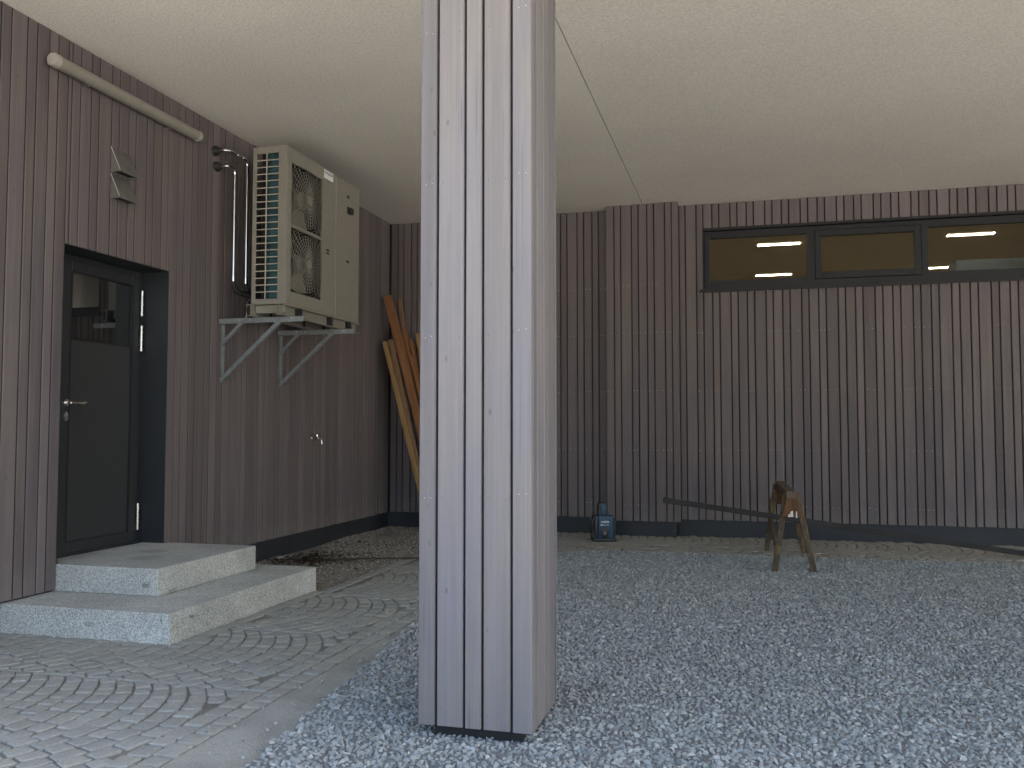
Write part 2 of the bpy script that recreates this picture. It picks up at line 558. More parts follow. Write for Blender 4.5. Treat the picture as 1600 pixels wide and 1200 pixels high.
def place_board(parent, side, a0, a1, face, z0, z1, gap=GAP):
    """side: 'back' faces -y, 'left' faces +x, 'east' faces +x, 'west' faces -x, 'rear' faces +y; a0..a1 along the wall"""
    w = (a1 - a0) - gap
    if w < 0.008:
        return
    mid = (a0 + a1) / 2
    j = rng.uniform(-0.0012, 0.0012)
    if side == 'back':
        return add_board(parent, None, mid, face + j, z0, z1, w, 0)
    if side in ('left', 'east'):
        return add_board(parent, None, face + j, mid, z0, z1, w, R(90))
    if side == 'west':
        return add_board(parent, None, face + j, mid, z0, z1, w, R(-90))
    if side == 'rear':
        return add_board(parent, None, mid, face + j, z0, z1, w, R(180))

def pattern(anchor, lo, hi):
    """board limits of the repeating pattern N W N M anchored so that a narrow board starts at anchor"""
    per = sum(PAT)
    k = math.floor((lo - anchor) / per)
    a = anchor + k * per
    out = []
    while a < hi:
        for w in PAT:
            s, e = max(a, lo), min(a + w, hi)
            if e - s > 0.02:
                out.append((s, e))
            elif e > s and out and abs(out[-1][1] - s) < 1e-6:
                out[-1] = (out[-1][0], e)
            a += w
    return out

def screw(mb, x, y, z, n, r=0.0055):
    """small flat screw head, n = unit normal"""
    n = Vector(n)
    s = n.cross(Vector((0, 0, 1))).normalized()
    u = Vector((0, 0, 1))
    c = Vector((x, y, z))
    rim = [mb.bm.verts.new(c + (s * math.cos(k * math.pi / 3) + u * math.sin(k * math.pi / 3)) * r - n * 0.002) for k in range(6)]
    top = mb.bm.verts.new(c + n * 0.0022)
    for k in range(6):
        mb.bm.faces.new((rim[k], rim[(k + 1) % 6], top))

# ================================================================== SETTING: ground
g = MB()
g.poly([(-400, -400, -0.06), (400, -400, -0.06), (400, 400, -0.06), (-400, 400, -0.06)], [(0, 1, 2, 3)])
tag(g.build('ground', 'ground'), kind='structure')

# ================================================================== LEFT WALL
lw = empty('timber_wall', (XL, 6.9, 0), 'grey timber-clad wall on the left with the dark door', 'wall')
lw.location = (0, 0, 0)
Y0L = 2.6
DY0, DY1, DZ0, DZ1 = 4.893, 6.005, 0.352, 2.495
mb = MB()
bx0, bx1 = XL - 0.42, XL - 0.0065
mb.box(bx0, bx1, Y0L, DY0 - 0.002, ZB + 0.004, ZC + 0.3)
mb.box(bx0, bx1, DY1 + 0.002, YB + 0.4, ZB + 0.004, ZC + 0.3)
mb.box(bx0, bx1, DY0 - 0.002, DY1 + 0.002, DZ1 + 0.002, ZC + 0.3)
mb.build('wall_core', 'membrane', lw)
mb = MB()
mb.box(bx0, XL - 0.03, Y0L, YB + 0.05, -0.25, ZB + 0.004)
mb.build('plinth', 'plinth', lw)
for s, e in pattern(4.332, Y0L, YB - BT - 0.012):
    if e <= DY0 + 0.004 or s >= DY1 - 0.004:
        place_board(lw, 'left', s, e, XL, ZB, ZC - 0.004, GAP * 0.84)
    elif s >= DY0 - 0.004 and e <= DY1 + 0.004:
        place_board(lw, 'left', max(s, DY0), min(e, DY1), XL, DZ1, ZC - 0.004, GAP * 0.84)
    elif s < DY0:
        place_board(lw, 'left', s, DY0 + 0.003, XL, ZB, ZC - 0.004, GAP * 0.84)
        place_board(lw, 'left', DY0 + 0.002, e, XL, DZ1, ZC - 0.004, GAP * 0.84)
    else:
        place_board(lw, 'left', s, DY1 + 0.001, XL, DZ1, ZC - 0.004, 0.004)
        place_board(lw, 'left', DY1 - 0.001, e, XL, ZB, ZC - 0.004, 0.008)

# ---- door in the left wall
XD = -4.655
door = empty('door', (0, 0, 0), parent=lw)
tag(door, 'dark grey metal door with glass upper half and steel hinges')
mb = MB()
mb.box(XD - 0.05, XL - 0.002, DY0 - 0.001, DY0 + 0.004, DZ0, DZ1 - 0.004)
mb.box(XD - 0.05, XL - 0.002, DY1 - 0.004, DY1 + 0.001, DZ0, DZ1 - 0.004)
mb.box(XD - 0.05, XL - 0.002, DY0 - 0.001, DY1 + 0.001, DZ1 - 0.004, DZ1 + 0.001)
mb.build('reveal_lining', 'anthracite', door)
mb = MB()
fw = 0.065
mb.box(XD - 0.05, XD - 0.012, DY0 + 0.004, DY0 + 0.004 + fw, DZ0, DZ1 - 0.004)
mb.box(XD - 0.05, XD - 0.012, DY1 - 0.004 - fw, DY1 - 0.004, DZ0, DZ1 - 0.004)
mb.box(XD - 0.05, XD - 0.012, DY0 + 0.004 + fw, DY1 - 0.004 - fw, DZ1 - 0.004 - fw, DZ1 - 0.004)
mb.build('door_frame', 'anthracite', door, bevel=0.002)
ly0, ly1, lz0, lz1 = DY0 + 0.045, DY1 - 0.045, DZ0 + 0.003, DZ1 - 0.05
sw = 0.085
gy0, gy1, gz0, gz1 = 5.235, ly1 - sw, lz0 + 0.095, lz1 - 0.075
mb = MB()
mb.box(XD - 0.05, XD, ly0, gy0, lz0, lz1)
mb.box(XD - 0.05, XD, gy1, ly1, lz0, lz1)
mb.box(XD - 0.05, XD, gy0, gy1, lz0, gz0)
mb.box(XD - 0.05, XD, gy0, gy1, gz1, lz1)
mb.build('door_leaf', 'anthracite', door, bevel=0.002)
zs = 1.885
mb = MB()
mb.box(XD - 0.03, XD - 0.010, gy0 - 0.003, gy1 + 0.003, gz0 - 0.003, zs - 0.0005)
mb.build('door_panel', 'door_panel', door)
mb = MB()
mb.box(XD - 0.03, XD - 0.012, gy0 - 0.003, gy1 + 0.003, zs, gz1 + 0.003)
mb.build('door_pane', 'door_glass', door)
mb = MB()
bd = 0.008
for (a0, a1, c0, c1) in ((gy0 - bd, gy0 + 0.002, gz0 - bd, gz1 + bd), (gy1 - 0.002, gy1 + bd, gz0 - bd, gz1 + bd)):
    mb.box(XD - 0.004, XD + 0.004, a0, a1, c0, c1)
for (a0, a1, c0, c1) in ((gy0 + 0.002, gy1 - 0.002, gz0 - bd, gz0 + 0.002), (gy0 + 0.002, gy1 - 0.002, gz1 - 0.002, gz1 + bd)):
    mb.box(XD - 0.004, XD + 0.004, a0, a1, c0, c1)
mb.box(XD - 0.0115, XD - 0.006, gy0, gy1, zs - 0.006, zs + 0.004)
mb.build('glazing_bead', 'black_rubber', door)
mb = MB(); mb.box(XD - 0.01, XD + 0.02, DY0 + 0.006, DY1 - 0.006, DZ0 - 0.01, DZ0 + 0.010); mb.build('threshold', 'anthracite', door)
for za, zb_ in ((2.138, 2.343), (1.858, 2.065), (0.454, 0.661)):
    mb = MB()
    hy = ly1 + 0.008
    L3 = (zb_ - za) / 3
    for k in range(3):
        mb.tube([(XD + 0.016, hy, za + k * L3 + 0.002), (XD + 0.016, hy, za + (k + 1) * L3 - 0.002)], 0.0115, 12)
    mb.tube([(XD + 0.016, hy, za + 0.001), (XD + 0.016, hy, zb_ - 0.001)], 0.009, 10)
    mb.build('hinge', 'steel', door, smooth=True)
hy = 5.202
mb = MB()
mb.tube([(XD, hy, 1.43), (XD + 0.009, hy, 1.43)], 0.026, 18)
mb.tube([(XD + 0.009, hy, 1.43), (XD + 0.05, hy, 1.43)], 0.010, 12)
mb.tube([(XD + 0.05, hy - 0.006, 1.43), (XD + 0.052, hy + 0.05, 1.43), (XD + 0.054, hy + 0.085, 1.43), (XD + 0.055, hy + 0.11, 1.43), (XD + 0.055, hy + 0.135, 1.43), (XD + 0.055, hy + 0.142, 1.43)],
        0.01, 14, radii=[0.010, 0.0085, 0.009, 0.017, 0.015, 0.006])
mb.build('door_handle', 'chrome', door, smooth=True)
mb = MB()
mb.prism([(math.cos(a) * 0.017, math.sin(a) * 0.034) for a in [k * math.pi / 10 for k in range(20)]], 0, 0.009,
         Matrix.Translation((XD, hy, 1.335)) @ Matrix(((0, 0, 1, 0), (1, 0, 0, 0), (0, 1, 0, 0), (0, 0, 0, 1))))
mb.tube([(XD + 0.008, hy, 1.342), (XD + 0.014, hy, 1.342)], 0.0085, 12)
mb.build('lock_cylinder', 'steel', door, smooth=True)

# ================================================================== BACK WALL
bw = empty('timber_wall', (0, 0, 0), 'grey timber-clad wall at the back with the high strip window', 'wall')
PX0, PX1, PY = -1.60, -0.757, YB - 0.20     # projecting pier
WX0, WX1, WZ0, WZ1 = -0.477, 3.19, 2.865, 3.60      # window opening
mb = MB()
cy0, cy1 = YB + BT + 0.004, YB + 0.3
mb.box(XL - 0.02, WX0 - 0.002, cy0, cy1, ZB + 0.004, ZC + 0.3)
mb.box(WX1 + 0.002, XR + 7, cy0, cy1, ZB + 0.004, ZC + 0.3)
mb.box(WX0 - 0.002, WX1 + 0.002, cy0, cy1, ZB + 0.004, WZ0 - 0.002)
mb.box(WX0 - 0.002, WX1 + 0.002, cy0, cy1, WZ1 + 0.002, ZC + 0.3)
mb.build('wall_core', 'membrane', bw)
mb = MB()
mb.box(XL - 0.035, PX0 + 0.03, YB + 0.03, YB + 0.3, -0.25, ZB + 0.004)
mb.box(PX1 - 0.03, XR, YB + 0.03, YB + 0.3, -0.25, ZB + 0.004)
mb.build('plinth', 'plinth', bw)
for s, e in pattern(-1.795, XL + 0.002, PX0 + 0.001):
    place_board(bw, 'back', s, e, YB, ZB, ZC - 0.004)
for s, e in pattern(1.584, PX1 + 0.002, XR):
    if e <= WX0 + 0.004 or s >= WX1 - 0.004:
        place_board(bw, 'back', s, e, YB, ZB, ZC - 0.004)
    elif s >= WX0 - 0.004 and e <= WX1 + 0.004:
        place_board(bw, 'back', s, e, YB, WZ1, ZC - 0.004)
        place_board(bw, 'back', s, e, YB, ZB, WZ0 - 0.01)
    else:
        cut = WX0 if s < WX0 else WX1
        left_full = s < WX0
        place_board(bw, 'back', s, cut + 0.001, YB, ZB if left_full else WZ1, ZC - 0.004, 0.004)
        place_board(bw, 'back', cut - 0.001, e, YB, WZ1 if left_full else ZB, ZC - 0.004, 0.004)
        if left_full:
            place_board(bw, 'back', cut - 0.001, e, YB, ZB, WZ0 - 0.01, 0.004)
        else:
            place_board(bw, 'back', s, cut + 0.001, YB, ZB, WZ0 - 0.01, 0.004)
# pier
pier = empty('pier', (0, 0, 0), parent=bw)
mb = MB()
mb.box(PX0 + BT + 0.003, PX1 - BT - 0.003, PY + BT + 0.004, cy0 + 0.02, ZB + 0.004, ZC + 0.1)
mb.build('pier_core', 'membrane', pier)
mb = MB()
mb.box(PX0 + 0.03, PX1 - 0.045, PY + 0.03, YB + 0.03, -0.25, ZB + 0.003)
mb.build('pier_plinth', 'plinth', pier)
edges = [PX0, -1.499, -1.42, -1.292, -1.213, -1.111, -1.031, -0.905, -0.825, PX1]
for s, e in zip(edges[:-1], edges[1:]):
    place_board(pier, 'back', s, e, PY, ZB - 0.012, ZC - 0.004, GAP if e < PX1 else GAP * 0.5)
for side, face in (('west', PX0), ('east', PX1)):
    a = PY + BT + 0.004
    for w in (0.085, 0.089):
        place_board(pier, side, a, a + w, face, ZB - 0.012, ZC - 0.004, 0.006)
        a += w
# rows of screw heads
mb = MB()
for z in (2.93, 2.365, 1.685, 1.0, 0.36):
    for anchor, lo, hi in ((-1.795, XL, PX0), (1.584, PX1, XR)):
        for s, e in pattern(anchor, lo, hi):
            if z > WZ0 - 0.03 and WX0 - 0.05 < (s + e) / 2 < WX1 + 0.05:
                zz = 2.835
            else:
                zz = z
            for f in (0.24, 0.76):
                if rng.random() < 0.86:
                    screw(mb, s + (e - s) * f, YB, zz + rng.uniform(-0.006, 0.006), (0, -1, 0), rng.uniform(0.0042, 0.0062))
    for s, e in zip(edges[:-1], edges[1:]):
        for f in (0.24, 0.76):
            if rng.random() < 0.86:
                screw(mb, s + (e - s) * f, PY, z + rng.uniform(-0.006, 0.006), (0, -1, 0), rng.uniform(0.0042, 0.0062))
tag(mb.build('screw_heads', 'screw_bright', bw), kind='stuff')

# ---- strip window
win = empty('window', (0, 0, 0), parent=bw)
tag(win, 'high strip window with dark metal frame and lit room behind')
WR = YB + 0.075        # frame front
mb = MB()
mb.box(WX0, WX1, YB - 0.004, YB + 0.16, WZ1 - 0.03, WZ1 - 0.001)
mb.box(WX0, WX0 + 0.012, YB - 0.004, YB + 0.16, WZ0, WZ1 - 0.03)
mb.box(WX1 - 0.012, WX1, YB - 0.004, YB + 0.16, WZ0, WZ1 - 0.03)
mb.build('reveal_lining', 'frame', win)
mb = MB()
mb.box(WX0 - 0.04, WX1 + 0.04, YB - 0.055, YB + 0.15, WZ0 - 0.008, WZ0 + 0.004)
mb.box(WX0 - 0.04, WX1 + 0.04, YB - 0.055, YB - 0.050, WZ0 - 0.035, WZ0 - 0.008)
mb.build('sill', 'frame', win)
panes = ((-0.400, 0.690, 2.985, 3.490), (0.845, 1.832, 3.035, 3.450), (1.972, 3.06, 2.985, 3.490))
mb = MB()
fz0, fz1 = WZ0 + 0.004, WZ1 - 0.03
xs = [WX0 + 0.012, panes[0][0], panes[0][1], 0.775, 1.902, panes[2][0], panes[2][1], WX1 - 0.012]
yb_, yf_ = WR + 0.07, WR
mb.box(xs[0], xs[1], yf_, yb_, fz0, fz1)
mb.box(xs[2], xs[3], yf_, yb_, fz0, fz1)
mb.box(xs[4], xs[5], yf_, yb_, fz0, fz1)
mb.box(xs[6], xs[7], yf_, yb_, fz0, fz1)
for a, b in ((1, 2), (5, 6)):
    mb.box(xs[a], xs[b], yf_, yb_, fz0, 2.985)
    mb.box(xs[a], xs[b], yf_, yb_, 3.490, fz1)
mb.box(xs[3], xs[4], yf_, yb_, fz0, 2.955)
mb.box(xs[3], xs[4], yf_, yb_, 3.52, fz1)
mb.build('frame', 'frame', win, bevel=0.002)
mb = MB()
p = panes[1]
mb.box(0.778, p[0], yf_ - 0.008, yb_, 2.958, 3.517)
mb.box(p[1], 1.899, yf_ - 0.008, yb_, 2.958, 3.517)
mb.box(p[0], p[1], yf_ - 0.008, yb_, 2.958, p[2])
mb.box(p[0], p[1], yf_ - 0.008, yb_, p[3], 3.517)
mb.build('sash', 'frame', win, bevel=0.003)
for (x0, x1, z0, z1) in panes:
    mb = MB()
    mb.poly([(x0 - 0.004, WR + 0.03, z0 - 0.004), (x1 + 0.004, WR + 0.03, z0 - 0.004), (x1 + 0.004, WR + 0.03, z1 + 0.004), (x0 - 0.004, WR + 0.03, z1 + 0.004)], [(0, 1, 2, 3)])
    mb.build('pane', 'window_glass', win)

# ---- the room behind the window
RZ = 4.0
mb = MB()
rx0, rx1, ry0, ry1 = -4.0, 7.5, YB + 0.31, YB + 9.5
mb.poly([(rx0, ry0, RZ), (rx1, ry0, RZ), (rx1, ry1, RZ), (rx0, ry1, RZ)], [(0, 1, 2, 3)])
tag(mb.build('room_ceiling', 'room_paint'), kind='structure')
mb = MB()
mb.poly([(rx0, ry1, 0.3), (rx1, ry1, 0.3), (rx1, ry1, RZ), (rx0, ry1, RZ)], [(0, 1, 2, 3)])
mb.poly([(rx0, ry0, 0.3), (rx0, ry1, 0.3), (rx0, ry1, RZ), (rx0, ry0, RZ)], [(0, 1, 2, 3)])
mb.poly([(rx1, ry0, 0.3), (rx1, ry1, 0.3), (rx1, ry1, RZ), (rx1, ry0, RZ)], [(0, 1, 2, 3)])
tag(mb.build('room_wall', 'room_paint'), kind='structure')
mb = MB()
mb.poly([(rx0, ry0, 0.3), (rx1, ry0, 0.3), (rx1, ry1, 0.3), (rx0, ry1, 0.3)], [(0, 1, 2, 3)])
tag(mb.build('room_floor', 'room_floor'), kind='structure')
def office_light(x0, y0, label, strength_mat='lamp_tube'):
    root = empty('ceiling_light', (x0, y0, RZ), label, 'ceiling light', 'ceiling lights in the room behind the window')
    mb = MB()
    mb.box(-0.02, 0.62, -0.02, 0.0, -0.014, -0.002)
    mb.box(-0.02, 0.62, 0.15, 0.17, -0.014, -0.002)
    mb.box(-0.02, 0.0, 0.0, 0.15, -0.014, -0.002)
    mb.box(0.60, 0.62, 0.0, 0.15, -0.014, -0.002)
    mb.build('housing', 'plastic_white', root)
    mb = MB()
    mb.poly([(0.0, 0.0, -0.008), (0.60, 0.0, -0.008), (0.60, 0.15, -0.008), (0.0, 0.15, -0.008)], [(0, 3, 2, 1)])
    mb.build('diffuser', 'lamp_tube', root)
    mb = MB()
    for k in range(1, 16):
        x = 0.60 * k / 16
        mb.box(x - 0.010, x + 0.010, 0.0, 0.15, -0.014, -0.0095)
    tag(mb.build('louvre', 'ac_dark', root), kind='stuff')
office_light(0.19, 13.52, 'lit louvred ceiling light, upper one behind the left window pane')
office_light(0.19, 16.24, 'lit louvred ceiling light, lower one behind the left window pane')
office_light(2.79, 13.52, 'lit louvred ceiling light, upper one behind the right window pane')
office_light(2.79, 16.24, 'lit louvred ceiling light, lower one behind the right window pane')
pbox = empty('cabinet', (2.9, 11.6, 0.3), 'pale grey cabinet top seen through the right window pane', 'cabinet')  # made-up box standing in for a likely reflection in the pane
mb = MB(); mb.box(-0.43, 0.75, 0, 0.45, 0, 2.98); mb.build('carcass', 'cabinet_grey', pbox, bevel=0.004)
mb = MB(); mb.box(-0.41, 0.155, -0.022, -0.002, 0.05, 2.95); mb.build('cabinet_door', 'cabinet_grey', pbox, bevel=0.003)
mb = MB(); mb.box(0.165, 0.73, -0.022, -0.002, 0.05, 2.95); mb.build('cabinet_door', 'cabinet_grey', pbox, bevel=0.003)

# ================================================================== OVERHANG
ov = empty('overhang', (0, 0, 0), 'pale plastered underside of the building overhang with a joint', 'ceiling')
SEAM = -1.162
mb = MB(); mb.box(XL - 0.3, SEAM - 0.005, YF, YB + 0.03, ZC, ZC + 0.08); mb.build('plaster_panel', 'plaster', ov)
mb = MB(); mb.box(SEAM + 0.005, XR + 7, YF, YB + 0.03, ZC + 0.003, ZC + 0.08); mb.build('plaster_panel', 'plaster', ov)  # right overrun is unseen, lengthened to block sky light
mb = MB(); mb.box(SEAM - 0.005, SEAM + 0.005, YF + 0.002, YB + 0.03, ZC + 0.006, ZC + 0.07); mb.build('joint_profile', 'joint_grey', ov)
mb = MB()
mb.box(XL - 9.5, XR + 7, YF - 0.02, YB + 0.29, ZC + 0.0835, 5.6)  # unseen mass, its height and right overrun shaped to block sun and sky
mb.box(XL - 9.5, XR + 7, YB + 0.292, YB + 10, 4.1, 5.6)
mb.build('upper_storey', 'clad', ov)

# ================================================================== COLUMN
CX0, CX1, CY0, CY1, CZ = -1.316, -0.828, 3.425, 3.905, 0.047
col = empty('timber_column', ((CX0 + CX1) / 2, (CY0 + CY1) / 2, 0), 'square grey timber-clad column standing in the gravel, nearest the camera', 'column')
col.location = (0, 0, 0)
mb = MB(); mb.box(CX0 + BT + 0.004, CX1 - BT - 0.004, CY0 + BT + 0.004, CY1 - BT - 0.004, CZ + 0.004, ZC - 0.002)
mb.build('column_core', 'membrane', col)
mb = MB(); mb.box(CX0 + 0.06, CX1 - 0.05, CY0 + 0.045, CY1 - 0.05, -0.3, CZ + 0.004)
mb.build('column_foot', 'black_rubber', col)
cf = [CX0, CX0 + 0.0805, CX0 + 0.2005, CX0 + 0.2775, CX0 + 0.3985, CX1]
for s, e in zip(cf[:-1], cf[1:]):
    place_board(col, 'back', s + (GAP / 2 if s == CX0 else 0) - (GAP / 2 if s == CX0 else 0), e, CY0, CZ, ZC - 0.003, 0.0105)
    place_board(col, 'rear', s, e, CY1, CZ, ZC - 0.003, 0.0105)
a = CY0 + BT + 0.003
for w in (0.072, 0.125, 0.080, 0.125):
    b = min(a + w, CY1 - BT - 0.003)
    place_board(col, 'east', a, b, CX1 - 0.004, CZ, ZC - 0.003, 0.004)
    place_board(col, 'west', a, b, CX0 + 0.004, CZ, ZC - 0.003, 0.004)
    a = b
mbB, mbD = MB(), MB()
for zi, z in enumerate((3.55, 2.915, 2.27, 1.628, 0.965, 0.125)):
    for bi, (s, e) in enumerate(zip(cf[:-1], cf[1:])):
        for f in ((0.36, 0.70) if bi in (0, 4) else (0.2, 0.8)):
            dz = 0.045 * (bi == 4) * (zi < 2) + 0.02 * (bi == 4) - (0.02 if zi == 5 else 0) * bi * 0.3
            tgt = mbB if bi in (0, 4) and zi < 5 else mbD
            if tgt is mbD and rng.random() < 0.25:
                continue
            screw(tgt, s + (e - s) * f, CY0, z + dz + rng.uniform(-0.004, 0.004), (0, -1, 0), 0.0036)
tag(mbB.build('screw_heads', 'screw_bright', col), kind='stuff')
tag(mbD.build('screw_holes', 'screw_dark', col), kind='stuff')

# ================================================================== STONE STEPS
mb = MB(); mb.box(XL - 0.03, -3.243, 4.47, 6.268, -0.12, 0.176)
tag(mb.build('stone_step', 'granite', bevel=0.006, segs=2), 'wide grey granite block, lower step below the door', 'step', 'granite door steps')
mb = MB(); mb.box(XL - 0.20, -3.645, 4.898, 6.058, 0.177, 0.352)
tag(mb.build('stone_step', 'granite', bevel=0.006, segs=2), 'grey granite block, upper step right at the door', 'step', 'granite door steps')

# ================================================================== PAVING
PEX = -3.19                        # edge of the pebble bed
EDGE = -2.12                       # gravel side edge of the paving
CORNER = (-1.09, 8.05, 1.03)       # centre and radius of the curved corner
def in_paving(x, y):
    if x > 7.6 or y > YB - 0.0 or y < -0.5 or x < -4.5 and y > 2.5 or x < -7:
        return False
    if x < PEX and y > 6.27:
        return False
    if y > 9.08 and x > CORNER[0]:
        return True
    if y > CORNER[1] and x < CORNER[0]:
        return math.hypot(x - CORNER[0], y - CORNER[1]) > CORNER[2]
    return x < EDGE
def edge_dist(x, y):
    """distance from the gravel edge, into the paving"""
    if y <= CORNER[1]:
        return EDGE - x
    if x >= CORNER[0]:
        return y - 9.08
    return math.hypot(x - CORNER[0], y - CORNER[1]) - CORNER[2]

paving = empty('paving', (0, 0, 0))
tag(paving, kind='structure')
mb = MB()
pts = [(-7, -0.5), (EDGE - 0.0, -0.5), (EDGE, 8.05)]
pts += [(CORNER[0] - CORNER[2] * math.cos(a), CORNER[1] + CORNER[2] * math.sin(a)) for a in [k * math.pi / 20 for k in range(1, 11)]]
pts += [(7.6, 9.08), (7.6, YB + 0.1), (-4.5, YB + 0.1), (-4.5, 2.5), (-7, 2.5)]
vs = [mb.bm.verts.new((x, y, -0.0095)) for x, y in pts]
f = mb.bm.faces.new(vs)
bmesh.ops.triangulate(mb.bm, faces=[f])
mb.build('joint_sand', 'sand', paving)

stones_list = []       # (quad corners list of 4 (x,y))
def stone(quad):
    cx = sum(p[0] for p in quad) / 4; cy = sum(p[1] for p in quad) / 4
    stones_list.append((cx, cy, quad))

prng = random.Random(21)
# straight edge rows along the gravel, following the curved corner
path = [(EDGE, -0.5 + 0.0)]
def edge_point(s):
    """arc length along the gravel edge -> point, normal pointing into the paving"""
    L1 = 8.05 + 0.5
    L2 = CORNER[2] * math.pi / 2
    if s < L1:
        return (EDGE, -0.5 + s), (-1, 0)
    if s < L1 + L2:
        a = (s - L1) / CORNER[2]
        return (CORNER[0] - CORNER[2] * math.cos(a), CORNER[1] + CORNER[2] * math.sin(a)), (-math.cos(a), math.sin(a))
    return (CORNER[0] + (s - L1 - L2), 9.08), (0, 1)
for row, (d0, d1) in enumerate(((0.0, 0.105), (0.105, 0.21))):
    s = prng.uniform(0, 0.1)
    while s < 8.55 + 1.62 + 8.6:
        l = prng.uniform(0.085, 0.15)
        a, na = edge_point(s); b, nb = edge_point(s + l)
        stone([(a[0] + na[0] * d0, a[1] + na[1] * d0), (b[0] + nb[0] * d0, b[1] + nb[1] * d0), (b[0] + nb[0] * d1, b[1] + nb[1] * d1), (a[0] + na[0] * d1, a[1] + na[1] * d1)])
        s += l
# one row beside the steps and the pebble bed
s = 2.6
while s < YB - 0.2:
    l = prng.uniform(0.09, 0.15)
    x1 = -3.243 if s < 6.2 else PEX
    if s > 4.4:
        stone([(x1, s), (x1 + 0.10, s), (x1 + 0.10, s + l), (x1, s + l)])
    s += l
# segmental arches, chord along y, bulging to the right
CH, RAD, STEPX = 1.15, 0.84, 0.101
half = math.asin(CH / 2 / RAD)
for kcol in range(-3, 8):
    yc = 3.22 + CH * kcol
    for j in range(-52, 105):
        xa = EDGE - 0.30 + STEPX * j
        if not (-7.2 < xa < 7.9):
            continue
        a = -half + prng.uniform(-0.03, 0.03)
        wob = prng.uniform(-0.006, 0.006)
        while a < half - 0.03:
            l = prng.uniform(0.088, 0.135) / RAD
            a2 = min(a + l, half)
            if half - a2 < 0.06:
                a2 = half
            def pt(ang, out):
                ang_o = max(-half, min(half, ang + (STEPX * math.sin(ang) / RAD) * out))
                return (xa - RAD * (1 - math.cos(ang_o)) + out * STEPX, yc + RAD * math.sin(ang_o))
            q = [pt(a, 0), pt(a, 1), pt(a2, 1), pt(a2, 0)]
            cx = sum(p[0] for p in q) / 4; cy = sum(p[1] for p in q) / 4
            if in_paving(cx, cy) and edge_dist(cx, cy) > 0.228:
                near_row = (4.4 < cy < 6.27 and -3.243 - 0.03 < cx < -3.243 + 0.125) or (cy >= 6.27 and cx < PEX + 0.125)
                in_step = 4.52 < cy < 6.27 and cx < -3.20
                if not near_row and not in_step:
                    stone(q)
            a = a2

def stone_geo(quad, r):
    cx = sum(p[0] for p in quad) / 4; cy = sum(p[1] for p in quad) / 4
    # jitter the corners, pull in for the joint
    base = []
    for (x, y) in quad:
        dx, dy = x - cx, y - cy
        L = math.hypot(dx, dy)
        k = max(0.3, 1 - 0.005 / max(L * 0.7, 0.01))
        base.append((cx + dx * k + r.uniform(-0.004, 0.004), cy + dy * k + r.uniform(-0.004, 0.004)))
    # rounded outline: two points per corner
    ring = []
    for i in range(4):
        p, q, n = base[i], base[i - 1], base[(i + 1) % 4]
        t1 = r.uniform(0.07, 0.16); t2 = r.uniform(0.07, 0.16)
        ring.append((p[0] + (q[0] - p[0]) * t1, p[1] + (q[1] - p[1]) * t1))
        ring.append((p[0] + (n[0] - p[0]) * t2, p[1] + (n[1] - p[1]) * t2))
    h = r.uniform(-0.002, 0.003)
    tx, ty = r.uniform(-0.012, 0.012), r.uniform(-0.012, 0.012)
    V = []
    for (x, y) in ring:
        V.append((x, y, -0.03))
    for (x, y) in ring:
        V.append((x, y, h - 0.0038 + (x - cx) * tx + (y - cy) * ty))
    for (x, y) in ring:
        xx, yy = cx + (x - cx) * 0.88, cy + (y - cy) * 0.88
        V.append((xx, yy, h + (xx - cx) * tx + (yy - cy) * ty + r.uniform(-0.0015, 0.0015)))
    V.append((cx, cy, h + 0.0018))
    F = []
    for a, b in ((0, 8), (8, 16)):
        for i in range(8):
            j = (i + 1) % 8
            F.append((a + i, a + j, b + j, b + i))
    for i in range(8):
        F.append((16 + i, 16 + (i + 1) % 8, 24))
    return V, F

cam_inv = (Euler(cam.rotation_euler).to_matrix().to_4x4())
cam_inv.translation = cam.location
cam_inv = cam_inv.inverted()
def on_screen(x, y):
    v = cam_inv @ Vector((x, y, 0))
    if v.z > -0.3:
        return None
    u = 0.5 + (v.x / -v.z) * (30.95 / 36)
    w = 0.5 + (v.y / -v.z) * (30.95 / 27)
    return (u, w, -v.z)
scored = []
for i, (cx, cy, q) in enumerate(stones_list):
    sc = on_screen(cx, cy)
    vis = sc is not None and -0.01 < sc[0] < 1.01 and -0.02 < sc[1] < 1
    if cx < -3.2 and cy > 4.45:
        vis = False
    scored.append((0 if vis else 1, sc[2] if sc else 99, i))
scored.sort()
single = set(i for _, _, i in scored[:300])
farV, farF = [], []
for i, (cx, cy, q) in enumerate(stones_list):
    V, F = stone_geo(q, prng)
    if i in single:
        me = bpy.data.meshes.new('cobblestone')
        V2 = [(x - cx, y - cy, z) for x, y, z in V]
        me.from_pydata(V2, [], F)
        me.materials.append(M['cobble'])
        o = link_obj(bpy.data.objects.new('cobblestone', me), paving)
        o.location = (cx, cy, 0)
    else:
        b = len(farV)
        farV += V
        farF += [tuple(k + b for k in f) for f in F]
me = bpy.data.meshes.new('cobblestones')
me.from_pydata(farV, [], farF)
me.materials.append(M['cobble'])
tag(link_obj(bpy.data.objects.new('cobblestones', me), paving), kind='stuff')

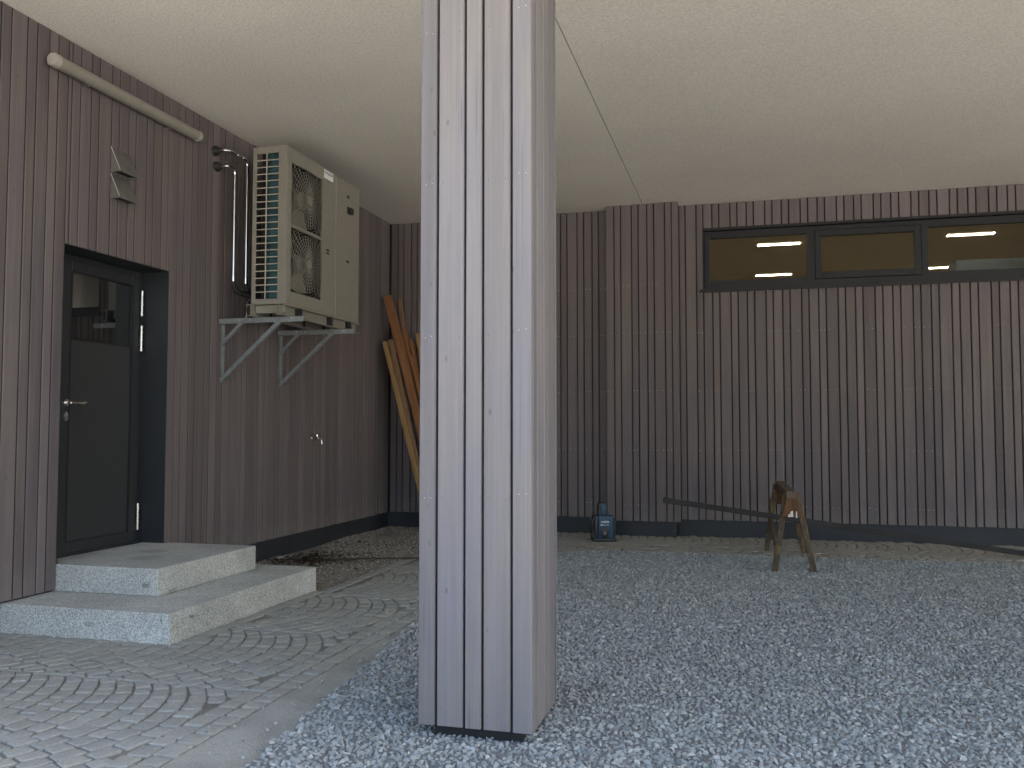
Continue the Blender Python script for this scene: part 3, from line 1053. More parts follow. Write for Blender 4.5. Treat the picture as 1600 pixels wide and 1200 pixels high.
# concrete haunch along the gravel edge
mb = MB()
prev = None
s = 0.0
while s < 8.55 + 1.62 + 8.6:
    a, n = edge_point(s)
    wv = 0.30 + 0.03 * math.sin(s * 3.1) + 0.015 * math.sin(s * 11)
    cur = [mb.bm.verts.new((a[0] - n[0] * 0.002 , a[1] - n[1] * 0.002, -0.006)),
           mb.bm.verts.new((a[0] - n[0] * wv * 0.6, a[1] - n[1] * wv * 0.6, -0.014 + 0.004 * math.sin(s * 7))),
           mb.bm.verts.new((a[0] - n[0] * wv, a[1] - n[1] * wv, -0.05))]
    if prev:
        mb.bm.faces.new((prev[0], prev[1], cur[1], cur[0]))
        mb.bm.faces.new((prev[1], prev[2], cur[2], cur[1]))
    prev = cur
    s += 0.11
tag(mb.build('concrete_edging', 'concrete', smooth=True), kind='structure')

# ================================================================== LOOSE STONE (geometry-node scatter)
def stone_collection(name, mat, n, flat, seed, spiky=0.25, pts=11):
    c = bpy.data.collections.new(name)
    r = random.Random(seed)
    for k in range(n):
        bm = bmesh.new()
        for i in range(pts):
            while True:
                v = Vector((r.uniform(-1, 1), r.uniform(-1, 1), r.uniform(-1, 1)))
                if 0.2 < v.length < 1:
                    break
            v.normalize()
            v *= r.uniform(1 - spiky, 1)
            bm.verts.new((v.x, v.y * r.uniform(0.7, 0.85), v.z * flat))
        res = bmesh.ops.convex_hull(bm, input=bm.verts)
        bmesh.ops.delete(bm, geom=list(set(g for g in res['geom_interior'] if isinstance(g, bmesh.types.BMVert))), context='VERTS')
        me = bpy.data.meshes.new(name)
        bm.to_mesh(me); bm.free()
        me.materials.append(M[mat])
        c.objects.link(bpy.data.objects.new(name, me))
    return c

def scatter(obj, coll, dist, density, smin, smax, seed, tilt=math.pi):
    ng = bpy.data.node_groups.new('scatter', 'GeometryNodeTree')
    ng.interface.new_socket(name='Geometry', in_out='INPUT', socket_type='NodeSocketGeometry')
    ng.interface.new_socket(name='Geometry', in_out='OUTPUT', socket_type='NodeSocketGeometry')
    N = ng.nodes; Lk = ng.links
    gi = N.new('NodeGroupInput'); go = N.new('NodeGroupOutput')
    dp = N.new('GeometryNodeDistributePointsOnFaces'); dp.distribute_method = 'POISSON'
    dp.inputs['Distance Min'].default_value = dist
    dp.inputs['Density Max'].default_value = density
    dp.inputs['Seed'].default_value = seed
    ci = N.new('GeometryNodeCollectionInfo')
    ci.inputs['Collection'].default_value = coll
    ci.inputs['Separate Children'].default_value = True
    ci.inputs['Reset Children'].default_value = True
    ip = N.new('GeometryNodeInstanceOnPoints')
    ip.inputs['Pick Instance'].default_value = True
    rr = N.new('FunctionNodeRandomValue'); rr.data_type = 'FLOAT_VECTOR'
    rr.inputs[0].default_value = (-tilt, -tilt, 0); rr.inputs[1].default_value = (tilt, tilt, 6.283)
    rs = N.new('FunctionNodeRandomValue'); rs.data_type = 'FLOAT'
    rs.inputs[2].default_value = smin; rs.inputs[3].default_value = smax
    rs.inputs['Seed'].default_value = 5
    jn = N.new('GeometryNodeJoinGeometry')
    Lk.new(gi.outputs[0], dp.inputs['Mesh'])
    Lk.new(dp.outputs['Points'], ip.inputs['Points'])
    Lk.new(ci.outputs[0], ip.inputs['Instance'])
    Lk.new(rr.outputs[0], ip.inputs['Rotation'])
    Lk.new(rs.outputs[1], ip.inputs['Scale'])
    Lk.new(gi.outputs[0], jn.inputs[0])
    Lk.new(ip.outputs[0], jn.inputs[0])
    Lk.new(jn.outputs[0], go.inputs[0])
    m = obj.modifiers.new('scatter', 'NODES')
    m.node_group = ng

# gravel field
edge = [(-1.80, 0.8), (-1.81, 2.94), (-1.86, 3.36), (-1.92, 3.89), (-2.02, 4.75), (-2.09, 5.47), (-2.10, 7.2), (-2.09, 8.0)]
edge += [(CORNER[0] - 1.0 * math.cos(a), CORNER[1] + 0.98 * math.sin(a)) for a in [k * math.pi / 16 for k in range(1, 9)]]
edge += [(-0.4, 9.05), (0.5, 9.0), (1.35, 9.08), (2.45, 9.10), (6.0, 9.08)]
grng = random.Random(3)
fine_edge = []
for (a, b) in zip(edge[:-1], edge[1:]):
    n = max(1, int(math.hypot(b[0] - a[0], b[1] - a[1]) / 0.12))
    for k in range(n):
        f = k / n
        fine_edge.append((a[0] + (b[0] - a[0]) * f + grng.uniform(-0.022, 0.022), a[1] + (b[1] - a[1]) * f + grng.uniform(-0.022, 0.022)))
fine_edge += [(6.0, 9.08), (6.0, 0.8)]
mb = MB()
f = mb.bm.faces.new([mb.bm.verts.new((x, y, -0.003)) for x, y in fine_edge])
bmesh.ops.triangulate(mb.bm, faces=[f])
gravel = mb.build('gravel', 'gravel_bed')
tag(gravel, 'loose blue-grey crushed stone gravel covering the yard', 'gravel', kind='stuff')
gcoll = stone_collection('crushed_stone', 'gravel', 10, 0.62, 5)
scatter(gravel, gcoll, 0.0180, 8000, 0.0115, 0.0255, 1, 0.8)

srng = random.Random(77)
mb = MB()
metas = [o.data for o in gcoll.objects]
for k in range(170):
    sy = srng.uniform(2.6, 8.2)
    ex = -1.80 - 0.3 * max(0, min(1, (sy - 2.94) / 2.53))
    sx_ = ex - abs(srng.gauss(0.0, 0.14)) - 0.02
    m4 = Matrix.Translation((sx_, sy, 0.004)) @ Euler((srng.uniform(-0.7, 0.7), srng.uniform(-0.7, 0.7), srng.uniform(0, 6.28))).to_matrix().to_4x4() @ Matrix.Scale(srng.uniform(0.006, 0.016), 4)
    md = srng.choice(metas)
    mb.poly([m4 @ v.co for v in md.vertices], [tuple(pl.vertices) for pl in md.polygons])
tag(mb.build('stray_stones', 'gravel'), 'stray gravel stones spilled onto the edge of the paving', 'gravel', kind='stuff')

# brown pebble bed between the left wall and the paving
mb = MB()
nx, ny = 12, 40
grid = {}
for i in range(nx + 1):
    for j in range(ny + 1):
        x = XL - 0.02 + (PEX - 0.005 - XL + 0.02) * i / nx
        y = 6.20 + (YB + 0.02 - 6.20) * j / ny
        z = -0.012 + 0.02 * math.sin(x * 5 + y * 1.3) * math.sin(y * 2.1) * (1 - i / nx) + 0.012 * (1 - i / nx)
        grid[i, j] = mb.bm.verts.new((x, y, z))
for i in range(nx):
    for j in range(ny):
        mb.bm.faces.new((grid[i, j], grid[i + 1, j], grid[i + 1, j + 1], grid[i, j + 1]))
pebbles = mb.build('pebbles', 'pebble_bed')
tag(pebbles, 'brown pebble strip along the foot of the left wall', 'pebbles', kind='stuff')
pcoll = stone_collection('pebble', 'pebble', 8, 0.7, 9, 0.1, 16)
scatter(pebbles, pcoll, 0.012, 6000, 0.006, 0.0155, 2)

# leaf litter by the steps
mb = MB()
lr = random.Random(4)
def leaf(x, y, z, s):
    a = lr.uniform(0, 6.28)
    c, n = math.cos(a) * s, math.sin(a) * s
    mb.poly([(x - c, y - n, z), (x - n * 0.4, y + c * 0.4, z + lr.uniform(0, s * 0.6)), (x + c, y + n, z + lr.uniform(0, s * 0.5)), (x + n * 0.4, y - c * 0.4, z + lr.uniform(0, s * 0.4))], [(0, 1, 2, 3)])
for k in range(520):
    tt = lr.random()
    if tt < 0.5:
        x, y = lr.gauss(-3.98, 0.13), lr.gauss(7.68, 0.16)
    elif tt < 0.85:
        f = lr.random()
        x, y = -4.34 + 0.62 * f + lr.gauss(0, 0.05), 7.42 - 0.05 * f + lr.gauss(0, 0.10)
    else:
        x, y = lr.uniform(-4.38, -3.3), lr.uniform(6.4, 9.2)
    x = max(x, -4.37)
    leaf(x, y, 0.012 + lr.uniform(0, 0.028), lr.uniform(0.012, 0.035))
tag(mb.build('leaf_litter', 'litter'), 'dark dry leaf litter gathered on the pebbles behind the steps', 'leaf litter', kind='stuff')
mb = MB()
mb.tube([(-4.05, 7.43, 0.025), (-3.9, 7.51, 0.024), (-3.5, 7.70, 0.026), (-3.06, 7.905, 0.02), (-2.75, 8.05, 0.014)], 0.008, 8)
tag(mb.build('rod', 'rod', smooth=True), 'thin rusty rod lying across the brown pebbles', 'rod')
mb = MB()
mb.poly([(-4.34, 7.47, 0.03), (-4.25, 7.45, 0.03), (-4.22, 7.52, 0.045), (-4.31, 7.55, 0.04), (-4.34, 7.47, 0.034), (-4.25, 7.45, 0.034), (-4.22, 7.52, 0.049), (-4.31, 7.55, 0.044)],
        [(3, 2, 1, 0), (4, 5, 6, 7), (0, 1, 5, 4), (1, 2, 6, 5), (2, 3, 7, 6), (3, 0, 4, 7)])
tag(mb.build('paper_scrap', 'plastic_white'), 'small pale scrap lying by the wall behind the steps', 'scrap')

# ================================================================== OUTDOOR UNIT OF THE AIR CONDITIONER
AX0, AX1, AY0, AY1, AZ0, AZ1 = -4.108, -3.780, 6.690, 8.148, 2.308, 3.680
ac = empty('air_conditioner', (0, 0, 0), 'ivory two-fan air conditioning unit mounted high on the left wall', 'air conditioner')
T = 0.012
gx0, gx1, gz0_, gz1_ = -4.070, -3.860, 2.356, 3.620     # side grille opening
mb = MB()
mb.box(AX0, AX1, AY0 + T, AY1, AZ1 - T, AZ1)                     # top
mb.box(AX0, AX1, AY0 + T, AY1, AZ0, AZ0 + T)                     # bottom
mb.box(AX0, AX1, AY1 - T, AY1, AZ0 + T, AZ1 - T)                 # far side
mb.box(AX0, gx0, AY0, AY0 + T, AZ0, AZ1)                         # near side frame
mb.box(gx1, AX1, AY0, AY0 + T, AZ0, AZ1)
mb.box(gx0, gx1, AY0, AY0 + T, AZ0, gz0_)
mb.box(gx0, gx1, AY0, AY0 + T, gz1_, AZ1)
fy0, fy1, fz0_, fz1_ = 6.778, 7.336, 2.428, 3.552               # fan opening in the front
mb.box(AX1 - T, AX1, AY0 + T, fy0, AZ0 + T, AZ1 - T)
mb.box(AX1 - T, AX1, fy1, 7.622, AZ0 + T, AZ1 - T)
mb.box(AX1 - T, AX1, fy0, fy1, AZ0 + T, fz0_)
mb.box(AX1 - T, AX1, fy0, fy1, fz1_, AZ1 - T)
mb.box(AX1 - T, AX1 + 0.004, fy0, fy1, 2.985, 3.012)
mb.build('casing', 'ac_paint', ac, bevel=0.004, segs=2)
mb = MB()
mb.box(AX1 - T, AX1 + 0.002, 7.626, AY1 - T - 0.001, AZ0 + 0.008, AZ1 - T - 0.001)
mb.build('service_panel', 'ac_paint', ac, bevel=0.003)
mb = MB()
nb = 21
for k in range(1, nb):
    z = gz0_ + (gz1_ - gz0_) * k / nb
    mb.box(gx0, gx1, AY0 + 0.001, AY0 + 0.008, z - 0.0038, z + 0.0038)
mb.box(-3.980, -3.972, AY0 + 0.0005, AY0 + 0.0085, gz0_, gz1_)
mb.build('side_grille', 'ac_bar', ac)
mb = MB()        # coil behind the side grille: flat, then bent round to the back
ring = [(-3.84, AY0 + 0.05), (-3.95, AY0 + 0.05)] + [(-3.95 - 0.07 * math.sin(a), AY0 + 0.12 - 0.07 * math.cos(a)) for a in [k * math.pi / 16 for k in range(1, 9)]] + [(-4.02, AY1 - 0.1)]
prev = None
for x, y in ring:
    cur = (mb.bm.verts.new((x, y, AZ0 + 0.02)), mb.bm.verts.new((x, y, AZ1 - 0.02)))
    if prev:
        mb.bm.faces.new((prev[0], cur[0], cur[1], prev[1]))
    prev = cur
mb.build('coil', 'coil', ac, smooth=True)
mb = MB()
mb.box(AX0 + 0.002, -4.045, AY0 + 0.15, AY1 - 0.05, AZ0 + T, AZ1 - T)
mb.box(-3.93, -3.915, AY0 + 0.10, 7.5, AZ0 + T, AZ1 - T)
mb.build('inner_bulkhead', 'ac_dark', ac)
for zc_ in (3.282, 2.706):
    yc_ = (fy0 + fy1) / 2
    fan = empty('fan', (-3.86, yc_, zc_), parent=ac)
    mb = MB()
    mb.tube([(-0.03, 0, 0), (0.03, 0, 0), (0.045, 0, 0)], 0.085, 20, radii=[0.09, 0.085, 0.06])
    mb.build('hub', 'fan', fan, smooth=True)
    for b in range(3):
        mb = MB()
        a0 = b * 2 * math.pi / 3 + 0.4
        V = []
        for i in range(5):
            rr_ = 0.07 + 0.19 * i / 4
            for (da, dx) in ((-0.42 - 0.10 * i / 4, -0.022), (0.0, 0.012), (0.40 + 0.12 * i / 4, 0.026)):
                V.append((dx, rr_ * math.cos(a0 + da), rr_ * math.sin(a0 + da)))
        F = []
        for i in range(4):
            for k in range(2):
                F.append((i * 3 + k, i * 3 + k + 1, i * 3 + k + 4, i * 3 + k + 3))
        mb.poly(V, F)
        o = mb.build('blade', 'fan', fan, smooth=True)
    mb = MB()
    hw, hh = (fy1 - fy0) / 2, 0.275
    def bulge(y, z):
        q = min(1.0, math.hypot(y / hw, z / hh))
        return AX1 + 0.001 + 0.022 * (1 - q * q)
    def put(y, z):
        return (bulge(y, z) - AX1 + 0.0, y, z)
    base = Vector((AX1, yc_, zc_))
    for k in range(1, 13):
        r_ = 0.028 * k
        n = 36
        pl = []
        for i in range(n + 1):
            a = 2 * math.pi * i / n
            y, z = r_ * math.cos(a), r_ * math.sin(a)
            y = max(-hw, min(hw, y)); z = max(-hh, min(hh, z))
            pl.append(base + Vector(put(y, z)))
        for p0, p1 in zip(pl[:-1], pl[1:]):
            if (p1 - p0).length > 1e-4:
                mb.bar(p0, p1, 0.003, 0.003)
    for k in range(32):
        a = 2 * math.pi * k / 32
        pl = []
        for i in range(1, 7):
            r_ = 0.062 * i
            y, z = r_ * math.cos(a), r_ * math.sin(a)
            if abs(y) > hw or abs(z) > hh:
                break
            pl.append(base + Vector(put(y, z)) + Vector((0.003, 0, 0)))
        for p0, p1 in zip(pl[:-1], pl[1:]):
            mb.bar(p0, p1, 0.004, 0.004)
    mb.tube([base + Vector((0.021, 0, 0)), base + Vector((0.028, 0, 0))], 0.045, 18)
    o = mb.build('fan_guard', 'fan_wire', ac)
    tag(o, kind='stuff')
mb = MB()
mb.box(AX1 + 0.0005, AX1 + 0.002, 7.372, 7.555, 3.585, 3.665)
stk = mb.build('sticker', 'sticker', ac)
mb = MB()
lx = 7.382
for k, wd in enumerate((0.019, 0.008, 0.018, 0.024, 0.018, 0.021, 0.017)):
    mb.box(AX1 + 0.0022, AX1 + 0.0028, lx, lx + 0.005, 3.626, 3.652)
    if wd > 0.01:
        mb.box(AX1 + 0.0022, AX1 + 0.0028, lx + 0.005, lx + wd, 3.647, 3.652)
        mb.box(AX1 + 0.0022, AX1 + 0.0028, lx + 0.005, lx + wd, 3.6365 - 0.0105 * (k % 2), 3.6415 - 0.0105 * (k % 2))
        if k % 2:
            mb.box(AX1 + 0.0022, AX1 + 0.0028, lx + wd - 0.005, lx + wd, 3.631, 3.647)
    lx += wd + 0.006
mb.build('sticker_print', 'ink', stk)
for (y, z, w_, h_) in ((7.459, 2.915, 0.055, 0.02), (7.459, 2.885, 0.055, 0.016), (7.884, 2.885, 0.05, 0.025), (7.883, 3.528, 0.05, 0.03)):
    mb = MB(); mb.box(AX1 + 0.001, AX1 + 0.004, y - w_ / 2, y + w_ / 2, z - h_ / 2, z + h_ / 2)
    mb.build('vent_slot', 'ac_dark', ac)
mb = MB()
mb.box(AX1 + 0.001, AX1 + 0.012, 7.86, 7.94, 3.36, 3.43)
mb.box(AX1 + 0.012, AX1 + 0.03, 7.90, 7.955, 3.365, 3.425)
mb.build('grip', 'black_rubber', ac, bevel=0.003)
mb = MB()
mb.box(AX1 - T, AX1 + 0.003, AY0, AY1, AZ0 - 0.004, AZ0 + 0.003)
mb.build('base_lip', 'ac_paint', ac)
for x in (-3.80, -4.09):
    mb = MB()
    z0, z1 = 2.206, 2.303
    mb.box(x - 0.025, x + 0.025, 6.62, 8.17, z1 - 0.006, z1)
    mb.box(x - 0.025, x + 0.025, 6.62, 8.17, z0, z0 + 0.006)
    mb.box(x - 0.025, x - 0.019, 6.62, 8.17, z0 + 0.006, z1 - 0.006) if x > -4 else mb.box(x + 0.019, x + 0.025, 6.62, 8.17, z0 + 0.006, z1 - 0.006)
    mb.build('support_rail', 'ac_paint', ac)
    for yy in (6.95, 7.55, 7.95):
        mb = MB(); mb.box(x - 0.018, x + 0.027, yy - 0.022, yy + 0.022, z0 + 0.007, z1 - 0.007)
        mb.build('damper', 'black_rubber', ac)
for yy in (6.70, 8.08):
    mb = MB(); mb.box(AX0, -3.795, yy, yy + 0.04, 2.235, 2.300); mb.build('cross_rail', 'ac_paint', ac)

def wall_bracket(y, label):
    root = empty('wall_bracket', (XL, y, 2.2), label, 'bracket', 'steel brackets under the air conditioner')
    tip = 0.806
    def part(name, f, bev=0.0015):
        m_ = MB(); f(m_); return m_.build(name, 'galv', root, bevel=bev)
    part('arm', lambda m_: (m_.box(0.0, tip, -0.022, -0.018, -0.046, -0.0015), m_.box(0.0, tip, -0.018, 0.022, -0.0055, -0.0015)), 0)
    part('wall_post', lambda m_: (m_.box(0.002, 0.006, 0.0, 0.022, -0.555, -0.048), m_.box(0.006, 0.030, 0.018, 0.022, -0.555, -0.048)), 0)
    part('strut', lambda m_: m_.bar((0.012, 0.004, -0.535), (0.575, 0.004, -0.035), 0.036, 0.036))
    part('strut', lambda m_: m_.bar((0.012, 0.004, -0.225), (0.215, 0.004, -0.03), 0.030, 0.030))
    for (x, z) in ((0.30, -0.02), (0.7, -0.02), (0.20, -0.02)):
        m_ = MB(); m_.tube([(x, -0.022, z), (x, -0.028, z)], 0.007, 6); m_.build('bolt', 'steel', root)
wall_bracket(6.722, 'galvanised bracket under the near end of the air conditioner')
wall_bracket(7.711, 'galvanised bracket under the far end of the air conditioner')

# refrigerant pipes
def pipe(px, pts, y_start, z, label, drop, yv):
    root = empty('refrigerant_pipe', (XL, y_start, z), label, 'pipe', 'refrigerant pipes beside the air conditioner')
    o = Vector((XL, y_start, z))
    xo = 0.13
    rB = 0.055
    elbow1 = arc((XL + xo - rB, y_start + rB, z), rB, -math.pi / 2, 0, 6, (1, 0, 0), (0, 1, 0)) if False else None
    p = [Vector((XL - 0.01, y_start, z)), Vector((XL + xo - 0.05, y_start, z))]
    # bend from +x to +y
    for k in range(1, 6):
        a = math.pi / 2 * k / 5
        p.append(Vector((XL + xo - 0.05 + 0.05 * math.sin(a), y_start + 0.05 - 0.05 * math.cos(a), z)))
    p.append(Vector((XL + xo, yv - 0.06, z)))
    for k in range(1, 7):
        a = math.pi / 2 * k / 6
        p.append(Vector((XL + xo, yv - 0.06 + 0.06 * math.sin(a), z - 0.06 + 0.06 * math.cos(a))))
    p.append(Vector((XL + xo, yv, drop)))
    m_ = MB(); m_.tube([q - o for q in p], 0.0125, 12); m_.build('tube', 'chrome', root, smooth=True)
    for q0, q1 in ((Vector((XL + xo, yv - 0.17, z)), Vector((XL + xo, yv - 0.15, z))), (Vector((XL + xo, yv - 0.08, z)), Vector((XL + xo, yv - 0.065, z))),
                   (Vector((XL + xo, yv, z - 0.075)), Vector((XL + xo, yv, z - 0.11))), (Vector((XL + xo, yv, drop)), Vector((XL + xo, yv, drop + 0.05)))):
        m_ = MB(); m_.tube([q0 - o, q1 - o], 0.016, 12); m_.build('fitting', 'chrome', root, smooth=True)
    m_ = MB(); m_.tube([Vector((-0.004, 0, 0)), Vector((0.02, 0, 0)), Vector((0.045, 0, 0))], 0.04, 14, radii=[0.045, 0.042, 0.03]); m_.build('wall_collar', 'black_rubber', root, smooth=True)
    e0 = Vector((XL + xo, yv, drop))
    hose = [e0, e0 + Vector((0, 0.01, -0.04)), e0 + Vector((0.01, 0.06, -0.085)), e0 + Vector((0.05, 0.16, -0.10)), Vector((-4.18, 7.05, drop - 0.07)), Vector((-4.09, 7.2, drop - 0.03))]
    m_ = MB(); m_.tube([q - o for q in hose], 0.02, 10, radii=[0.0165, 0.02, 0.026, 0.028, 0.026, 0.024]); m_.build('hose', 'black_rubber', root, smooth=True)
pipe(None, None, 6.59, 3.645, 'shiny upper pipe bending down beside the air conditioner', 2.53, 6.895)
pipe(None, None, 6.615, 3.515, 'shiny lower pipe bending down, left of the upper pipe', 2.52, 6.700)
mb = MB(); mb.tube([(-4.26, 6.95, 2.44), (-4.262, 6.88, 2.36), (-4.262, 6.865, 2.2)], 0.004, 8)
tag(mb.build('drain_tube', 'steel', smooth=True), 'thin pale tube dropping below the pipe hoses', 'tube')

# ================================================================== LAMP, VENTS, TAP ON THE LEFT WALL
lamp = empty('tube_lamp', (XL, 5.47, 3.66), 'long grey tubular lamp, unlit, high on the left wall', 'lamp')
hl = 0.805
mb = MB(); mb.box(0.002, 0.035, -hl + 0.03, hl - 0.03, -0.022, 0.022); mb.build('housing', 'plastic_grey', lamp, bevel=0.004)
mb = MB(); mb.tube([(0.065, -hl + 0.055, 0), (0.065, hl - 0.055, 0)], 0.042, 20); mb.build('diffuser', 'plastic_grey', lamp, smooth=True)
for s in (-1, 1):
    mb = MB(); mb.tube([(0.065, s * (hl - 0.05), 0), (0.065, s * (hl - 0.02), 0), (0.065, s * (hl - 0.004), 0), (0.065, s * hl, 0)], 0.046, 20, radii=[0.046, 0.046, 0.04, 0.022])
    mb.build('end_cap', 'plastic_white', lamp, smooth=True)
for s in (-0.45, 0.45):
    mb = MB(); mb.box(0.0, 0.05, s - 0.015, s + 0.015, -0.046, -0.042)
    mb.build('clip', 'steel', lamp)

def vent(z, label):
    root = empty('vent_hood', (XL, 5.41, z), label, 'vent', 'sheet-metal vent hoods above the door')
    w_, h_, d_ = 0.098, 0.185, 0.085
    m_ = MB()
    m_.poly([(0.002, -w_, 0), (d_, -w_, 0), (d_, -w_, 0.012), (0.002, -w_, h_), (0.002, w_, 0), (d_, w_, 0), (d_, w_, 0.012), (0.002, w_, h_)],
            [(0, 1, 2, 3), (7, 6, 5, 4), (3, 2, 6, 7), (2, 1, 5, 6)])
    m_.build('hood', 'vent_metal', root)
    m_ = MB(); m_.poly([(0.004, -w_ + 0.004, 0.012), (d_ - 0.004, -w_ + 0.004, 0.006), (d_ - 0.004, w_ - 0.004, 0.006), (0.004, w_ - 0.004, 0.012)], [(0, 1, 2, 3)])
    m_.build('outlet', 'ac_dark', root)
    m_ = MB(); m_.bar((0.004, -w_ - 0.001, h_), (d_, -w_ - 0.001, 0.013), 0.003, 0.0035); m_.build('folded_edge', 'vent_edge', root)
vent(3.098, 'upper of two small zinc vent hoods above the door')
vent(2.905, 'lower of two small zinc vent hoods above the door')

tap = empty('water_tap', (XL, 8.40, 1.145), 'small chrome water tap sticking out of the left wall', 'tap')
mb = MB(); mb.tube([(-0.002, 0, 0), (0.008, 0, 0)], 0.032, 18); mb.build('flange', 'chrome', tap, smooth=True)
mb = MB()
mb.tube([(0.006, 0, 0), (0.03, 0, 0), (0.05, 0, 0), (0.085, 0, 0)], 0.014, 12, radii=[0.014, 0.014, 0.019, 0.017])
mb.tube([(0.08, 0, 0.0), (0.105, 0, -0.006), (0.118, 0, -0.03), (0.12, 0, -0.06)], 0.011, 12, radii=[0.013, 0.012, 0.011, 0.013])
mb.build('spout', 'chrome', tap, smooth=True)
mb = MB()
mb.tube([(0.065, 0, 0.012), (0.065, 0, 0.045)], 0.008, 10)
mb.tube([(0.065, -0.055, 0.045), (0.065, 0, 0.048), (0.065, 0.055, 0.045)], 0.008, 10, radii=[0.010, 0.008, 0.010])
mb.build('tap_lever', 'chrome', tap, smooth=True)

# ================================================================== TIMBER LEANING IN THE CORNER
def lean(name, top, bot, w_, h_, mat, label, roll=0.0):
    top = Vector(top); bot = Vector(bot)
    d = top - bot
    L = d.length
    m_ = MB(); m_.box(-w_ / 2, w_ / 2, -h_ / 2, h_ / 2, 0, L)
    o = m_.build(name, mat, bevel=0.002)
    q = d.to_track_quat('Z', 'Y')
    o.rotation_mode = 'QUATERNION'
    from mathutils import Quaternion
    o.rotation_quaternion = q @ Quaternion((0, 0, 1), roll)
    o.location = bot
    return tag(o, label, 'timber', 'timbers leaning in the back corner')
def line_pts(x1, z1, x2, z2, y):
    """extend a seen line down to the ground"""
    k = (z1 - 0.03) / (z1 - z2)
    return (x1, y, z1), (x1 + (x2 - x1) * k, y, 0.03)
tim = [
    ('timber_beam', -4.325, 2.90, -3.965, 1.597, 10.17, 0.07, 0.09, 'pine_orange', 'thick orange square beam, tallest in the leaning timber pile'),
    ('timber_batten', -4.295, 2.313, -3.905, 0.848, 10.02, 0.038, 0.05, 'pine_yellow', 'thin yellow batten leaning at the front of the timber pile'),
    ('timber_batten', -4.25, 2.344, -3.95, 1.084, 10.10, 0.06, 0.05, 'pine_brown', 'dull brown batten between the thin yellow batten and thick beam'),
    ('timber_lath', -4.225, 2.885, -4.145, 2.356, 10.33, 0.02, 0.05, 'pine_brown', 'thin dark lath standing up right of the thick beam'),
    ('timber_batten', -4.14, 2.52, -4.03, 1.955, 10.26, 0.055, 0.045, 'pine_orange', 'short orange batten just right of the thick beam'),
    ('timber_board', -4.05, 2.36, -3.955, 1.875, 10.30, 0.085, 0.03, 'pine_orange', 'orange board in the timber pile, left of the wide one'),
    ('timber_board', -3.975, 2.43, -3.90, 1.95, 10.34, 0.12, 0.03, 'pine_yellow', 'wide orange board of the timber pile, next to the column'),
    ('timber_board', -4.02, 2.16, -3.88, 1.60, 10.21, 0.07, 0.03, 'pine_orange', 'lower orange board in front of the timber pile, beside the column'),
]
for (nm, x1, z1, x2, z2, y, w_, h_, mt, lb) in tim:
    a, b = line_pts(x1, z1, x2, z2, y)
    lean(nm, a, (b[0], b[1] - 0.02, b[2]), w_, h_, mt, lb)

# ================================================================== SAWHORSE
saw = empty('sawhorse', (0.36, 8.78, 0), 'old stained wooden sawhorse standing at the gravel edge', 'sawhorse')
S = lambda x, y, z: Vector((x - 0.36, y - 8.78, z))
mb = MB(); mb.bar(S(0.365, 8.13, 0.655), S(0.312, 9.44, 0.672), 0.085, 0.085); mb.build('top_beam', 'saw_top', saw, bevel=0.006)
for (bx, by, tx, ty) in ((0.215, 8.10, 0.325, 8.20), (0.548, 8.17, 0.415, 8.22), (0.175, 9.46, 0.270, 9.34), (0.54, 9.38, 0.365, 9.32)):
    mb = MB(); mb.bar(S(bx, by, -0.005), S(tx, ty, 0.675), 0.05, 0.065, up=(0, 1, 0)); mb.build('leg', 'saw_wood', saw, bevel=0.004)
for (y, x0_, x1_, xa, xb, nm) in ((8.105, 0.283, 0.462, 0.325, 0.415, 'rust'), (9.43, 0.195, 0.45, 0.27, 0.37, 'far')):
    mb = MB()
    pts = [(x0_, 0.478), (x1_, 0.478), (xb, 0.635), (xa, 0.635)]
    v = [S(x, y - 0.011, z) for x, z in pts] + [S(x, y + 0.011, z) for x, z in pts]
    mb.poly(v, [(0, 1, 2, 3), (7, 6, 5, 4), (0, 4, 5, 1), (1, 5, 6, 2), (2, 6, 7, 3), (3, 7, 4, 0)])
    mb.build('gusset_board', 'saw_rust', saw, bevel=0.002)
mb = MB(); mb.bar(S(0.205, 9.40, 0.395), S(0.228, 8.06, 0.205), 0.022, 0.065); mb.build('diagonal_brace', 'saw_wood', saw, bevel=0.003)
for (x, z, w_, h_) in ((0.365, 0.505, 0.03, 0.055), (0.405, 0.50, 0.014, 0.06), (0.343, 0.49, 0.016, 0.03)):
    mb = MB()
    mb.poly([S(x - w_ / 2, 8.0925, z - h_ / 2), S(x + w_ / 2, 8.0925, z - h_ / 2), S(x + w_ * 0.35, 8.0925, z + h_ / 2), S(x - w_ * 0.3, 8.0925, z + h_ / 2 - 0.01)], [(0, 1, 2, 3)])
    mb.build('paint_drip', 'paint_drip', saw)

# long dark plank resting on the sawhorse brace
mb = MB(); mb.bar((-0.812, 8.83, 0.542), (2.80, 9.55, 0.012), 0.026, 0.052)
tag(mb.build('plank', 'plank_dark', bevel=0.003), 'long dark plank sloping over the sawhorse brace to the ground', 'plank')

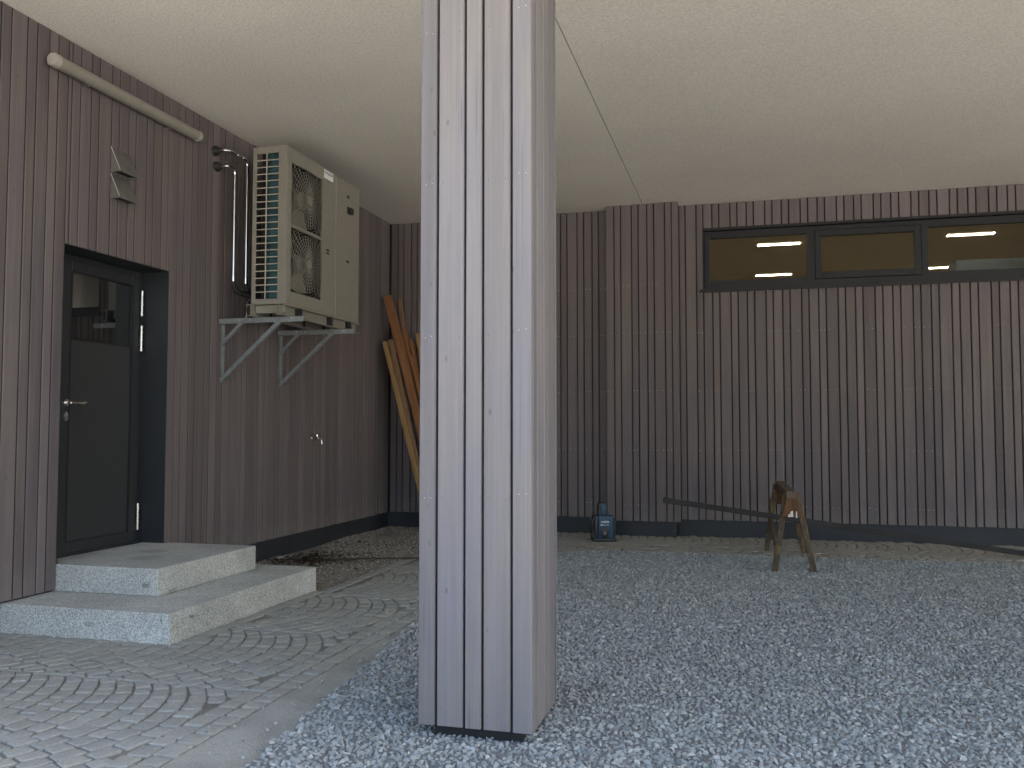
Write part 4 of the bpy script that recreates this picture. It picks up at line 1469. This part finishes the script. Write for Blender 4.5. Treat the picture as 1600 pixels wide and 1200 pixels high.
# ================================================================== SITE RADIO
RAD_ = rad = empty('site_radio', (-1.565, 9.80, 0.0), 'blue and black site radio standing on the paving by the back wall', 'radio', rz=R(20))
rad.scale = (0.84, 0.84, 1.0)
mb = MB(); mb.box(-0.085, 0.125, -0.10, 0.10, 0.03, 0.285)
mb.build('body', 'radio_blue', rad, bevel=0.018, segs=3, smooth=True)
mb = MB()
mb.box(-0.135, -0.085, -0.105, 0.105, 0.02, 0.285)
mb.build('speaker_end', 'radio_black', rad, bevel=0.016, segs=2, smooth=True)
mb = MB()
mb.box(0.122, 0.145, -0.105, 0.105, 0.02, 0.255)
mb.build('end_guard', 'radio_black', rad, bevel=0.009, segs=2, smooth=True)
mb = MB(); mb.box(-0.15, 0.155, -0.12, 0.115, 0.0, 0.035); mb.build('base_bumper', 'radio_black', rad, bevel=0.010, segs=2, smooth=True)
for y in (-0.11, 0.06):
    mb = MB(); mb.tube([(-0.13, y, 0.03), (-0.155, y, 0.05), (-0.16, y, 0.13), (-0.16, y, 0.225), (-0.145, y, 0.26), (-0.115, y, 0.275)], 0.0075, 8)
    mb.build('guard_bar', 'dark_metal', rad, smooth=True)
mb = MB(); mb.box(-0.075, 0.035, -0.055, 0.06, 0.278, 0.405); mb.build('battery_tower', 'radio_blue', rad, bevel=0.010, segs=2, smooth=True)
mb = MB(); mb.box(-0.06, 0.01, -0.05, 0.055, 0.398, 0.425); mb.build('tower_cap', 'radio_black', rad, bevel=0.006)
mb = MB(); mb.box(-0.078, -0.03, -0.062, 0.05, 0.288, 0.395); mb.build('tower_side', 'radio_black', rad, bevel=0.006)
mb = MB(); mb.tube([(0.0, -0.098, 0.095), (0.0, -0.108, 0.095), (0.0, -0.112, 0.095)], 0.055, 28, radii=[0.06, 0.057, 0.048]); mb.build('loudspeaker', 'radio_black', rad, smooth=True)
mb = MB(); mb.tube([(0.0, -0.110, 0.095), (0.0, -0.124, 0.095)], 0.022, 20, radii=[0.024, 0.019]); mb.build('dial', 'fan', rad, smooth=True)
cu = bpy.data.curves.new('lettering', 'FONT')
cu.body = 'makita'
cu.size = 0.042
cu.shear = 0.25
cu.align_x = 'LEFT'
cu.extrude = 0.0004
tmp = bpy.data.objects.new('lettering', cu)
COL.objects.link(tmp)
bpy.context.view_layer.update()
me = bpy.data.meshes.new_from_object(tmp.evaluated_get(bpy.context.evaluated_depsgraph_get()))
bpy.data.objects.remove(tmp)
me.materials.clear(); me.materials.append(M['white_print'])
o = link_obj(bpy.data.objects.new('lettering', me), rad)
o.location = (-0.052, -0.1012, 0.205); o.rotation_euler = (R(90), 0, 0)
mb = MB(); mb.box(-0.052, -0.017, -0.1018, -0.1004, 0.178, 0.187); mb.build('printed_badge', 'white_print', rad)
mb = MB(); mb.box(-0.015, 0.06, -0.1016, -0.1004, 0.1805, 0.1835)
mb.build('printed_line', 'white_print', rad)
